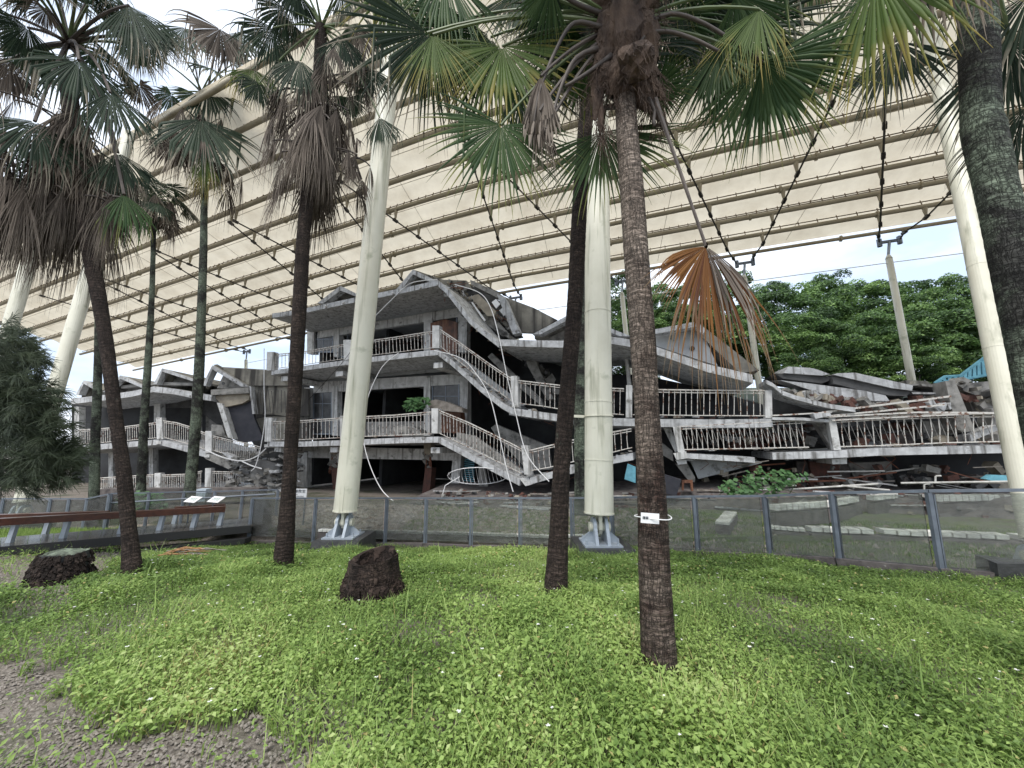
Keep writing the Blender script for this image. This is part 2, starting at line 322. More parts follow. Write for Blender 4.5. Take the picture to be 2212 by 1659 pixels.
def leafm(name, base, tip, tipr=(.7, 1.0), var=None, transl=.3, rough=.55):
    m = bpy.data.materials.new(name); m.use_nodes = True; n, l = m.node_tree.nodes, m.node_tree.links; b = n['Principled BSDF']; b.inputs['Roughness'].default_value = rough; b.inputs['Specular IOR Level'].default_value = .22
    uv = n.new('ShaderNodeUVMap'); sp = n.new('ShaderNodeSeparateXYZ'); l.new(uv.outputs[0], sp.inputs[0])
    g = n.new('ShaderNodeNewGeometry'); q = n.new('ShaderNodeTexNoise'); q.inputs['Scale'].default_value = 5; q.inputs['Detail'].default_value = 5; l.new(g.outputs['Position'], q.inputs['Vector'])
    # u = random per segment, v = along segment
    a1 = n.new('ShaderNodeMath'); a1.operation = 'MULTIPLY_ADD'; a1.inputs[1].default_value = .5; l.new(sp.outputs['X'], a1.inputs[0]); l.new(sp.outputs['Y'], a1.inputs[2])
    a2 = n.new('ShaderNodeMath'); a2.operation = 'MULTIPLY_ADD'; a2.inputs[1].default_value = .5; l.new(q.outputs['Fac'], a2.inputs[0]); l.new(a1.outputs[0], a2.inputs[2])
    r = n.new('ShaderNodeMapRange'); r.inputs['From Min'].default_value = tipr[0]+.5; r.inputs['From Max'].default_value = tipr[1]+.5; l.new(a2.outputs[0], r.inputs['Value'])
    v = n.new('ShaderNodeMixRGB'); v.inputs[1].default_value = (*base, 1); v.inputs[2].default_value = (*(var or [c*1.7 for c in base]), 1); l.new(sp.outputs['X'], v.inputs[0])
    x = n.new('ShaderNodeMixRGB'); x.inputs[2].default_value = (*tip, 1); l.new(v.outputs[0], x.inputs[1]); l.new(r.outputs[0], x.inputs[0]); l.new(x.outputs[0], b.inputs['Base Color'])
    tr = n.new('ShaderNodeBsdfTranslucent'); l.new(x.outputs[0], tr.inputs[0]); ms = n.new('ShaderNodeMixShader'); ms.inputs[0].default_value = transl
    l.new(b.outputs[0], ms.inputs[1]); l.new(tr.outputs[0], ms.inputs[2]); l.new(ms.outputs[0], n['Material Output'].inputs[0])
    return m
M['fg'] = leafm('frond_green', (.030,.070,.022), (.26,.26,.08), (.72,1.05), var=(.085,.14,.05))
M['fb'] = leafm('frond_bluegreen', (.018,.034,.020), (.36,.31,.24), (.66, .92), var=(.055,.085,.050))
M['fy'] = leafm('frond_yellowing', (.07,.11,.025), (.32,.26,.07), (.5, .9))
M['fd'] = leafm('frond_dead', (.050,.040,.032), (.30,.255,.21), (.40, 1.1), var=(.17,.14,.115), transl=.15, rough=.85)
M['fo'] = leafm('frond_orange', (.30,.14,.04), (.30,.23,.15), (.55, .95), var=(.13,.05,.03), transl=.4, rough=.6)
M['petg'] = mat('petiole_green', (.12,.17,.06), .5, (.07,.09,.04), 3, coord='World')
M['petb'] = mat('petiole_brown', (.035,.026,.022), .6, (.10,.08,.065), 3, coord='World')
M['fibre'] = mat('palm_fibre', (.04,.026,.02), .95, (.13,.088,.062), 8, coord='World', bump=1.0, bscale=60, stretch=(1, 1, .3))
def gcm(name, cols, transl=.35):
    m = bpy.data.materials.new(name); m.use_nodes = True; n, l = m.node_tree.nodes, m.node_tree.links; b = n['Principled BSDF']; b.inputs['Roughness'].default_value = .55; b.inputs['Specular IOR Level'].default_value = .35
    a = n.new('ShaderNodeAttribute'); a.attribute_name = 'tint'; r = n.new('ShaderNodeValToRGB'); r.color_ramp.interpolation = 'LINEAR'
    els = r.color_ramp.elements
    for i, (p, c) in enumerate(cols):
        e = els[i] if i < 2 else els.new(p); e.position = p; e.color = (*c, 1)
    l.new(a.outputs['Fac'], r.inputs[0]); l.new(r.outputs[0], b.inputs['Base Color'])
    t = n.new('ShaderNodeBsdfTranslucent'); l.new(r.outputs[0], t.inputs[0]); ms = n.new('ShaderNodeMixShader'); ms.inputs[0].default_value = transl
    l.new(b.outputs[0], ms.inputs[1]); l.new(t.outputs[0], ms.inputs[2]); l.new(ms.outputs[0], n['Material Output'].inputs[0])
    return m
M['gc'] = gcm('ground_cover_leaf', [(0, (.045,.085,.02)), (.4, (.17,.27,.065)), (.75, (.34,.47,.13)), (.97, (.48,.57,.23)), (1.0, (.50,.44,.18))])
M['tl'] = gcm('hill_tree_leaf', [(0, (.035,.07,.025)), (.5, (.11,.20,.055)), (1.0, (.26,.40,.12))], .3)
M['petal'] = mat('white_petal', (.8,.8,.76), .6)
# ================================================================ ground sheet
def build_ground():
    xs = np.concatenate([np.linspace(-300, -26, 12), np.linspace(-25, -9, 50), np.arange(-8.9, 8.9, .14), np.linspace(9, 25, 40), np.linspace(26, 300, 12)])
    ys = np.concatenate([np.linspace(-300, -4, 10), np.arange(-3, 13.5, .14), np.linspace(13.6, 40, 60), np.linspace(45, 500, 14)])
    V = np.array([(x, y, ground(x, y)) for y in ys for x in xs]); nx = len(xs)
    F = np.array([(j*nx+i, j*nx+i+1, (j+1)*nx+i+1, (j+1)*nx+i) for j in range(len(ys)-1) for i in range(nx-1)])
    m = mat('soil_and_gravel', (.11,.092,.075), .9, (.24,.21,.18), 38, lo=.38, hi=.62, bump=.7, bscale=70, coord='World', col3=(.07,.075,.045), s3=.9, lo3=.5, hi3=.62)
    np_mesh('ground', V, F, m, smooth=True, kind='structure')
build_ground()
# lawn inside the enclosure at the right, low tile-edged beds
lawnm = mat('enclosure_lawn', (.10,.13,.055), .95, (.17,.19,.10), 6, bump=1, bscale=60, coord='World', col3=(.12,.11,.08), s3=1.6, lo3=.5, hi3=.65)
def ge(px, py, z): 
    r = ray(px, py); t = (z-EYE)/r.z
    return Vector((r.x*t, r.y*t, z))
mb = MB()
lp = [ge(1700,1160,-.19), ge(1500,1165,-.30), ge(1350,1160,-.45), ge(1250,1140,-.52), ge(1330,1098,-.5), ge(1600,1105,-.24), ge(1760,1110,-.19), ge(2000,1098,-.19), ge(2400,1090,-.19), ge(2500,1160,-.19)]
mb.prism([p+Vector((0,0,.03)) for p in lp], Vector((0,0,-.25))); mb.build('enclosure_lawn', lawnm, kind='structure')
# ================================================================ canopy
def canz(s, o):
    t = -s-4.5
    A = .056*(math.sqrt(t*t+9)+t)/2
    return 11.68+.2*(8.6-o)-A
canopy = thing('membrane_canopy', 'huge cream tensile membrane canopy on beige pipes arching over the collapsed school', 'canopy', (0, 16, 9))
RO = [8.6-1.36*k for k in range(12)]
SS = np.linspace(-46, 34, 100)
def cpt(s, o, dz=0): return FA.S(s, o, canz(s, o)+dz)
oo = []
for k in range(11):
    for j in range(4): oo.append(RO[k]-1.36*j/4)
oo.append(RO[11]); oo[0:0] = [8.86]
V = []
for o in oo:
    fr = ((8.6-o) % 1.36)/1.36
    sag = .16*math.sin(math.pi*fr)
    for s in SS: V.append(tuple(cpt(s, o, .36+sag if o <= 8.6 else .36)))
V = np.array(V); nx = len(SS)
Fc = np.array([(j*nx+i, j*nx+i+1, (j+1)*nx+i+1, (j+1)*nx+i) for j in range(len(oo)-1) for i in range(nx-1)])
np_mesh('membrane', V, Fc, M['membrane'], canopy, smooth=True)
for k, o in enumerate(RO):
    pts = [cpt(s, o, -.03) for s in SS]
    MB().tube(pts, .105 if k else .09, 8).build('roof_pipe', M['pipe'], canopy, smooth=True)
    if k == 0: continue
    tr = MB()                                   # track above the pipe: two rails and short struts
    dbl = k % 2 == 0
    a = [cpt(s, o+.10, .27) for s in SS]; tr.tube(a, .026, 4)
    if dbl: tr.tube([p+Vector((0, 0, .06)) for p in [cpt(s, o+.22, .22) for s in SS]], .024, 4)
    tr.build('membrane_track', M['bronze'], canopy)
    st = MB(); s = -45
    while s < 30:
        p, q = cpt(s, o, .03), cpt(s, o+.10, .34); st.bar(p, q, .03)
        s += .42 if dbl else .75
    st.build('track_strut', M['bronze'], canopy, kind='stuff')
sm = MB()
for k in range(10):                             # thin seam cables midway
    sm.tube([cpt(s, RO[k]-.68, .46) for s in SS], .014, 3)
s = -44
while s < 32:
    sm.tube([cpt(s+(.15*(8.6-o)), o, .36) for o in np.linspace(8.6, -5, 12)], .012, 3); s += 6.2
sm.build('seam_cable', M['pipe'], canopy)
for s in (16, 9.9, 3.5, -3.4, -10.2, -16.6, -23, -29.5, -36): # flange collars on the pipes
    for k, o in enumerate(RO[:9]):
        p, q = cpt(s+k*.9-2, o, -.03), cpt(s+k*.9-1.93, o, -.03); MB().tube([p, q], .16, 8).build('pipe_flange', M['pipe'], canopy)
# rear masts with yokes and the cable fans hung below the pipes
MASTS = [(16.0, 'tall cream rear mast with forked head standing alone against the trees'), (9.9, 'cream rear mast half hidden behind the hanging orange frond'),
         (3.5, 'cream rear mast hidden behind the middle front mast'), (-3.4, 'cream rear mast behind the sunken roof of the main school block'), (-10.2, 'cream rear mast behind the standing end of the main school block'),
         (-16.6, 'cream rear mast between the two school blocks'), (-23.0, 'cream rear mast behind the left school block'), (-29.5, 'farthest cream rear mast at the left end of the canopy')]
for i, (s, lab) in enumerate(MASTS):
    head = FA.S(s, 9.2, canz(s, 9.2)-1.05); base = FA.S(s+.5, 9.9, -.6)
    t = thing('rear_mast', lab, 'mast', base, 'cream steel masts behind the school')
    MB().tube([base, lerp(base, head, .5), head], [.15, .15, .135], 16).build('mast_pole', M['cream'], t, smooth=True)
    MB().tube([head, head+Vector((0,0,.12)), head+Vector((0,0,.24))], [.14, .10, .04], 16).build('mast_cap', M['cream'], t, smooth=True)
    y = head+Vector((.05, -.1, .85)); MB().tube([head+Vector((0,0,.2)), y], .06, 8).build('mast_strut', M['cast'], t)
    yk = MB(); a, b = y-FA.t*.38, y+FA.t*.38; yk.bar(a, b, .10, .12)
    for q in (a, b): yk.box(q+Vector((0,0,.06)), (.14, .14, .26)); yk.tube([q, q+Vector((0,0,-.2))], .10, 8)
    yk.build('yoke', M['fencem'], t)
    for sg, r in ((-1, -.36), (1, .10)) if s > -2 else ((-1, -.30), (1, .17)):
        start = a if sg < 0 else b
        cb = MB(); pts = [start]
        for k in range(0, 9):
            o = RO[k]; ss = s+sg*.38+r*(9.0-o); pts.append(cpt(ss, o, -.52-.02*k+.3*(k == 0)))
        cb.tube(pts, .036, 5); cb.build('truss_cable', M['cable'], t)
        for k, p in enumerate(pts[1:]):
            o = RO[k]; ss = s+sg*.38+r*(9.0-o)
            d = (pts[min(k+2, len(pts)-1)]-p).normalized() if k < 8 else (p-pts[k]).normalized()
            MB().bar(p-d*.13, p+d*.13, .13, .10).build('cable_clamp', M['cable'], t)
            MB().tube([p, cpt(ss, o, -.1)], [.035, .10], 6).build('cable_hanger', M['pipe'], t)
# tie cable between rear mast heads
tie = MB()
for (s1, _), (s2, _) in zip(MASTS[:-1], MASTS[1:]):
    tie.tube([FA.S(s1, 9.2, canz(s1, 9.2)-1.25), FA.S(s2, 9.2, canz(s2, 9.2)-1.25)], .02, 5)
tie.tube([FA.S(16, 9.2, canz(16, 9.2)-1.25), FA.S(30, 9.2, 10.2)], .02, 5)
o = tie.build('tie_cable', M['cream'], None); o['label'] = 'thin pale cable strung between the heads of the rear masts'; o['category'] = 'cable'
# ================================================================ front masts
def front_mast(base_px, top_px, Yb, Yt, lab, rad=.275, bands=()):
    b, tp = at(*base_px, Yb), at(*top_px, Yt); d = (tp-b).normalized()
    gz = min(b.z-.55, -.3)
    t = thing('front_mast', lab, 'mast', (b.x, b.y, ground(b.x, b.y)), 'cream steel masts in front of the glass fence')
    L = (tp-b).length
    end = b+d*min(L*1.0, 40)
    far = b+d*((13.6-b.z)/d.z)
    pts = [b+d*x for x in np.linspace(0, (far-b).length, 14)]
    MB().tube(pts, [rad]*12+[rad*.92, rad*.8], 28).build('mast_pole', M['cream'], t, smooth=False)
    MB().tube([b-d*.012, b+d*.015], rad*1.05, 28).build('end_plate', M['cream'], t)
    for q in bands:
        c = b+d*q; MB().tube([c-d*.012, c+d*.012], rad*1.025, 28).build('weld_band', M['cream'], t)
    # tongue and hinge bracket
    x = Vector((1, 0, 0)); 
    MB().prism([b+d*.62+x*-.035+Vector((0,-rad*1.02,0)), b+d*.62+x*.035+Vector((0,-rad*1.02,0)), b+x*.035+Vector((0,-rad*1.04,0)), b-x*.035+Vector((0,-rad*1.04,0))], Vector((0,.06,0))).build('stiffener', M['cream'], t)
    z0 = b.z-.50
    MB().prism([b+Vector((-.03, .12, .02)), b+Vector((-.03, -.12, .02)), b+Vector((-.03, -.12, -.27)), b+Vector((-.03, -.06, -.36)), b+Vector((-.03, .06, -.36)), b+Vector((-.03, .12, -.27))], Vector((.06, 0, 0))).build('hinge_tongue', M['cream'], t)
    for sx in (-1, 1):
        c = b+Vector((sx*.105, 0, 0)); pr = []
        for a in range(0, 181, 20): pr.append(Vector((c.x-.028, c.y+.17*math.cos(R(a)), b.z-.24+.17*math.sin(R(a)))))
        pr += [Vector((c.x-.028, c.y-.30, z0)), Vector((c.x-.028, c.y+.30, z0))]
        MB().prism(pr, Vector((.056, 0, 0))).build('hinge_lug', M['cast'], t)
        MB().prism([Vector((c.x+sx*.028, c.y-.02, z0)), Vector((c.x+sx*.24, c.y-.02, z0)), Vector((c.x+sx*.24, c.y-.02, z0+.05)), Vector((c.x+sx*.028, c.y-.02, z0+.22))], Vector((0, .04, 0))).build('gusset', M['cast'], t)
        for q in (-.2, .2): MB().tube([Vector((c.x+sx*.17, c.y+q, z0)), Vector((c.x+sx*.17, c.y+q, z0+.07))], .022, 6).build('anchor_bolt', M['cast'], t)
    MB().tube([b+Vector((-.19, 0, -.24)), b+Vector((.19, 0, -.24))], .085, 16).build('hinge_pin', M['cream'], t)
    MB().box((b.x, b.y, z0-.015), (.66, .66, .03)).build('base_plate', M['cast'], t)
    g = ground(b.x, b.y)-.3
    f = MB(); f.prism([Vector((b.x-.55, b.y-.6, g)), Vector((b.x+.6, b.y-.6, g)), Vector((b.x+.5, b.y-.45, z0-.03)), Vector((b.x-.45, b.y-.45, z0-.03))], Vector((0, 1.0, 0)))
    f.build('footing', M['footing'], t)
    return t, b, d
FM = front_mast((1294,1108), (1289,300), 7.35, 7.75, 'cream front mast with a metal strap, directly left of the nearest palm trunk', .262, (.95, 2.05, 3.9))
front_mast((746,1103), (828,290), 8.75, 8.9, 'leaning cream front mast with green algae stain, left of centre above the tree stump', .245, (3.6,))
front_mast((2236,1165), (2026,150), 6.2, 7.6, 'cream front mast rising beside the mossy palm at the right edge', .155, (3.2, 4.9))
front_mast((50,1084), (190,600), 11.8, 12.6, 'cream front mast whose grey foot stands behind the timber rail at left', .20, (2.4,))
front_mast((-90,1084), (50,610), 12.6, 13.4, 'cream front mast at the far left partly hidden by the feathery tree', .20)
# strap round the middle mast, tied to palm behind
b, d = FM[1], FM[2]
# ================================================================ glass fence
def glass_fence(pts, name, lab, gh, grp=None, post=.055, par=None, drop=1.03, cat='fence'):
    t = thing(name, lab, cat, (pts[0].x, pts[0].y, pts[0].z-drop), grp)
    for i, p in enumerate(pts):
        MB().box((p.x, p.y, p.z-drop/2), (post, post*.9, drop)).build('fence_post', M['fencem'], t)
        MB().box((p.x+post*.9, p.y-.01, p.z-drop/2), (.022, .03, drop*.97)).build('glazing_bead', M['fencem'], t)
    for p, q in zip(pts[:-1], pts[1:]):
        MB().bar(p+Vector((0,0,.02)), q+Vector((0,0,.02)), .05, .035).build('top_rail', M['fencem'], t)
        d = (q-p).normalized()
        a, b = p+d*.06, q-d*.06
        MB().prism([a+Vector((0,0,-drop+.1)), b+Vector((0,0,-drop+.1)), b+Vector((0,0,-.02)), a+Vector((0,0,-.02))], Vector((0,.012,0))).build('glass_pane', M['glass'], t)
    return t
fence = glass_fence([p for p, _ in FENCE], 'glass_fence', 'long grey steel and dirty glass fence behind the grass, in front of the ruins', None)
kb = MB(); kp = [Vector((p.x, p.y+.02, ground(p.x, p.y-.3)-.3)) for p, _ in FENCE]
for a, b_ in zip(kp[:-1], kp[1:]): kb.bar(a+Vector((0,0,.22)), b_+Vector((0,0,.22)), .14, .36)
kb.build('fence_kerb', M['stone'], kind='structure')
# tiled bed edging seen through the glass
def tiles(line, z, w=.17, l=.13, h=.05, gap=.014, grow=None, lab='', along=None, edge=.3):
    pts = [ge(px, py, z) for px, py in line]
    c = sum(pts, Vector())/len(pts)
    t = thing('tile_edging', lab, 'edging', (c.x, c.y, z-edge), 'white tiled edging in the fenced bed')
    me = None
    for a, b_ in zip(pts[:-1], pts[1:]):
        d = (b_-a); L = d.length; d.normalize(); n = max(1, int(L/(l+gap))); ang = math.atan2(d.y, d.x)
        MB().bar(a-Vector((0,0,edge/2+.0)), b_-Vector((0,0,edge/2)), w*1.02, edge).build('edging_wall', M['stone'], t)
        for i in range(n):
            p = a+d*((i+.5)*(l+gap)); 
            if me is None:
                o = MB().box((0,0,0), (l, w, h)).build('tile', M['tile'], None); me = o.data
                for k in list(o.keys()): del o[k]
            else: o = bpy.data.objects.new('tile', me); scene.collection.objects.link(o)
            o.parent = t; o.location = p-ORG[t.name]+Vector((0,0,h/2+random.uniform(-.006,.006))); o.rotation_euler = (random.uniform(-.03,.03), random.uniform(-.03,.03), ang+random.uniform(-.04,.04))
            if me is not o.data: ORG[o.name] = ORG[t.name]
    return t
tiles([(1745,1150),(1900,1156),(2190,1168),(2330,1172)], -.16, .26, .19, gap=.03, h=.08, lab='white tile edging, front row at the right behind the glass')
tiles([(1660,1143),(1745,1150)], -.16, .2, .09, lab='short broken curl of white tile edging behind the third right glass pane')
tiles([(1668,1108),(1790,1099),(1852,1087)], .10, .16, .15, gap=.03, h=.12, lab='broken white tile edging, back row left of the tall fence post')
tiles([(1880,1086),(1935,1080)], .12, .16, .15, gap=.03, h=.12, lab='small displaced group of white edging tiles behind the tall fence post')
tiles([(2015,1088),(2160,1086),(2300,1085)], .14, .2, .15, gap=.03, h=.14, lab='long straight white tile edging in the back at the far right')
tiles([(1560,1136),(1580,1110)], -.10, .26, .08, gap=.02, lab='tilted white tile edging at the left end of the fenced bed')
tiles([(690,1149),(870,1153),(1010,1157),(1200,1164),(1330,1158),(1400,1142)], -.53, .14, .10, edge=.12, lab='thin pale curved kerb of small tiles at the foot of the glass fence')
# ================================================================ boardwalk and left side
bw = thing('boardwalk', 'dark wet boardwalk with black edge running behind the left palm', 'boardwalk', (-8, 9.5, -.8))
fr = [at(-60,1187,7.7), at(543,1135,10.3)]; bk = [at(-60,1166,8.6), at(560,1117,11.4)]
n = 26
for i in range(n):
    a0, a1 = lerp(fr[0], fr[1], i/n), lerp(fr[0], fr[1], (i+1)/n); b0, b1 = lerp(bk[0], bk[1], i/n), lerp(bk[0], bk[1], (i+1)/n)
    g = (a1-a0)*.02
    MB().prism([a0+g, a1-g, b1-g, b0+g], Vector((0,0,-.06))).build('deck_board', M['deck'], bw)
MB().prism([fr[0]+Vector((0,-.02,.005)), fr[1]+Vector((0,-.02,.005)), fr[1]+Vector((0,-.02,-.17)), fr[0]+Vector((0,-.02,-.17))], Vector((0,.03,0))).build('deck_edge', M['deckedge'], bw)
MB().prism([fr[0]+Vector((-.5,-.32,-.32)), fr[1]+Vector((0,-.2,-.28)), fr[1]+Vector((0,.05,-.28)), fr[0]+Vector((-.5,.1,-.32))], Vector((0,0,-.12))).build('step_edge', M['deckedge'], bw)
def bench(front, Ys, legs, lab, h_px=14):
    a, b_ = at(front[0][0], front[0][1], Ys[0]), at(front[1][0], front[1][1], Ys[1])
    t = thing('timber_rail_bench', lab, 'bench', ((a.x+b_.x)/2, (a.y+b_.y)/2, min(a.z, b_.z)-.45), 'low timber rails on grey legs along the boardwalk')
    MB().bar(a, b_, .16, .14).build('timber_beam', M['timber'], t)
    for q in legs:
        p = lerp(a, b_, q); l = MB(); l.prism([p+Vector((-.04,-.03,-.07)), p+Vector((.05,-.03,-.07)), p+Vector((.02,-.05,-.47)), p+Vector((-.09,-.05,-.47))], Vector((0,.07,0)))
        l.build('leg', M['cast'], t)
        MB().box(p+Vector((-.03,0,-.475)), (.24, .16, .02)).build('foot_plate', M['cast'], t)
bench([(-30,1129),(487,1099)], (8.1, 10.3), (.1, .29, .52, .69, .85, .985), 'nearer long red-brown timber rail on slanted grey legs, crossing behind the left palm')
bench([(-30,1119),(233,1110)], (9.0, 9.9), (.5,), 'rear red-brown timber rail at the far left, parallel behind the long one')
bench([(378,1101),(486,1094)], (10.8, 11.3), (.04, .45), 'short rear red-brown timber rail below the two info plates')
Lp = [at(x, y, Y) for x, y, Y in [(-60,1080,10.6),(7,1079,10.9),(109,1079,11.1),(149,1079,11.2),(188,1079,11.3),(236,1069,10.9)]]
glass_fence(Lp, 'glass_fence', 'grey glass fence at the far left behind the timber rails', None, drop=.95)
Lq = [at(x, y, Y) for x, y, Y in [(240,1068,11.2),(322,1066,11.5),(397,1064,11.9),(464,1063,12.2),(524,1061,12.5),(600,1059,12.9)]]
tf = glass_fence(Lq, 'glass_fence', 'grey glass balustrade with a handrail behind the info plates', None, drop=.95)
MB().tube([p+Vector((0,-.15,-.22+.12*i/5)) for i, p in enumerate(Lq)], .025, 8).build('handrail', M['fencem'], tf)
for px, lab in ((417, 'tilted white info plate on a thin stem, the left of two'), (467, 'tilted white info plate on a thin stem, the right of two')):
    p = at(px, 1079, 11.0); t = thing('info_plate', lab, 'sign', (p.x, p.y, -.65), 'tilted info plates at the handrail')
    rm = Matrix.Rotation(R(28), 3, 'X') @ Matrix.Rotation(R(-8), 3, 'Z'); MB().box(p, (.34, .26, .015), rm).build('plate', M['white'], t)
    MB().box(p+Vector((0,-.002,.009)), (.2, .12, .004), rm).build('print', mat('faded_print_'+str(px), (.25,.35,.33), .6, (.7,.7,.7), 20), t)
    MB().tube([p+Vector((-.05,.02,-.02)), p+Vector((-.1,.03,-.12)), p+Vector((-.1,.03,-.7))], .018, 6).build('stem', M['fencem'], t)
p = at(440,1069,12.6); o = MB().box(p, (.30, .25, .38)).build('control_box', mat('pale_blue_box', (.45,.52,.58), .5), None); o['label'] = 'pale blue-grey box on the wall behind the left info plate'; o['category'] = 'box'
o = MB().prism([at(208,1057,15.5), at(560,1054,15.5), at(560,1074,15.5), at(208,1078,15.5)], Vector((0,.5,0))).build('low_wall', M['stone'], None); o['label'] = 'low grey wall under the left school block behind the handrail'; o['category'] = 'wall'
o = MB().prism([at(-80,1083,13.6), at(236,1080,13.6), at(236,1150,13.6), at(-80,1150,13.6)], Vector((0,.4,0))).build('stone_wall', M['stone'], None); o['label'] = 'rough brown-grey wall behind the far-left glass fence'; o['category'] = 'wall'
# sign by the second palm
sp = at(636,1065.5,11.2); sg = thing('sign_board', 'white sign with black characters 北棟教室 and NORTH BUILDING, half behind the second palm', 'sign', (sp.x, sp.y, -.65))
sw, sh = .70, .25
MB().box(sp, (sw, .03, sh)).build('board', M['white'], sg)
for q in (-.3, .3): MB().box(sp+Vector((q, .03, -.5)), (.03, .03, 1.0)).build('leg', M['fencem'], sg)
def text(s, loc, size, parent, m, align='CENTER', rot=(R(90), 0, 0)):
    c = bpy.data.curves.new('text', 'FONT'); c.body = s; c.size = size; c.align_x = align; c.align_y = 'CENTER'; c.extrude = .001
    o = bpy.data.objects.new('text_tmp', c); scene.collection.objects.link(o); dg = bpy.context.evaluated_depsgraph_get()
    me = bpy.data.meshes.new_from_object(o.evaluated_get(dg)); bpy.data.objects.remove(o)
    me.materials.clear(); me.materials.append(m); r = bpy.data.objects.new('lettering', me); scene.collection.objects.link(r)
    r.parent = parent; r.location = Vector(loc)-ORG[parent.name]; r.rotation_euler = rot; ORG[r.name] = ORG[parent.name]
    return r
text('北棟教室', sp+Vector((.11, -.018, .05)), .105, sg, M['black'])
text('NORTH', sp+Vector((.02, -.018, -.035)), .045, sg, M['black'])
text('CLASSROOM BUILDING', sp+Vector((.04, -.018, -.085)), .045, sg, M['black'])
# ================================================================ main school block
def c4(x, y): return 548.6+x*.3473, 548.6+y*.3473
def c5(x, y): return 987.4+x*.3473, 548.6+y*.3473
def c6(x, y): return 1553.6+x*.3473, 548.6+y*.3473
def c3l(x, y): return x*.3968, 658.3+y*.3968
def c8(x, y): return 384+x*.1985, 740.5+y*.1985
def slab(name, m, parent, P, pts, o, th, dz=0, **kw):
    pp = [P.p(x, y, o) for x, y in pts]
    return MB().prism(pp, P.n*th+Vector((0,0,dz))).build(name, m, parent, **kw)
def strip(name, m, parent, P, pts, o0, o1, hz, dz=0, **kw):
    """floor slab: front top edge through the points, running back to offset o1"""
    line = [P.p(x, y, o0) for x, y in pts]
    return MB().sweep(line, P.n*(o1-o0)+Vector((0,0,dz)), Vector((0,0,-hz))).build(name, m, parent, **kw)
def poly_at(pts, t):
    d = [0]
    for a, b in zip(pts[:-1], pts[1:]): d.append(d[-1]+(b-a).length)
    x = t*d[-1]
    for i in range(len(pts)-1):
        if x <= d[i+1] or i == len(pts)-2: return lerp(pts[i], pts[i+1], (x-d[i])/max(1e-6, d[i+1]-d[i]))
def railing(parent, P, top, bot, o, n, cross=False, bend=0, lean=0, jit=.012):
    T = [P.p(x, y, o) for x, y in top]; B = [P.p(x, y, o) for x, y in bot]
    tr = MB().tube(T, .026, 6); k = len(tr.v); tr.tube([p+Vector((0,0,-.085)) for p in T], .016, 5)
    r = tr.build('railing', M['rust'], parent)
    MB().tube([p+Vector((0,0,.05)) for p in B], .018, 4).build('bottom_rail', M['rust'], r)
    for i in range(n):
        t = (i+.7)/(n+.4); a = poly_at(T, t); b = poly_at(B, min(1, max(0, t+lean)))
        a = a+Vector((random.uniform(-jit, jit), 0, -.02)); b = b+Vector((random.uniform(-jit, jit), 0, .04))
        mid = lerp(a, b, .5)+Vector((random.uniform(-1, 1)*bend, random.uniform(-1, 1)*bend, 0))
        q = MB()
        if bend: q.bar(a, mid, .019); q.bar(mid, b, .019)
        else: q.bar(a, b, .019)
        q.build('baluster', M['rust'], r)
        if cross and i < n-1:
            MB().bar(a+Vector((0,.02,0)), poly_at(B, min(1, (i+1.9)/(n+.4)))+Vector((0,.02,.05)), .011).build('cross_bar', M['conc'], r)
    return r
def post(parent, P, x0, y0, x1, y1, w, o=0, th=.26, cap=True, dx=0):
    """corner post of the balcony from the top px to the bottom px (centre line), width in px"""
    slab('balcony_post', M['paint'], parent, P, [(x0-w/2, y0), (x0+w/2, y0), (x1+w/2, y1), (x1-w/2, y1)], o-.04, th)
def cap_px(pts): return pts
mainb = thing('collapsed_school_block', 'three-storey grey school block, left end standing and right part pancaked, behind the glass fence', 'building', FA.S(0, 4, -.6))
# ---- roof of the standing end
strip('roof_slab', M['edge'], mainb, FA, [(588,677), (640,670), (760,644), (880,620), (946,605)], -.35, 2.0, .24)
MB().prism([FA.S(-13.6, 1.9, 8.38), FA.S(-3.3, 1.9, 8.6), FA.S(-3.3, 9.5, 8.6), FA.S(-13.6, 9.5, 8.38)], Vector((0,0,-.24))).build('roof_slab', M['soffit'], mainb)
for q in (612, 700, 738, 800, 845, 905): 
    yy = np.interp(q, [588,946], [681,611]); slab('drip_spout', M['paint'], mainb, FA, [(q,yy),(q+3.5,yy-.6),(q+3.5,yy+3),(q,yy+3.5)], -.47, .14)
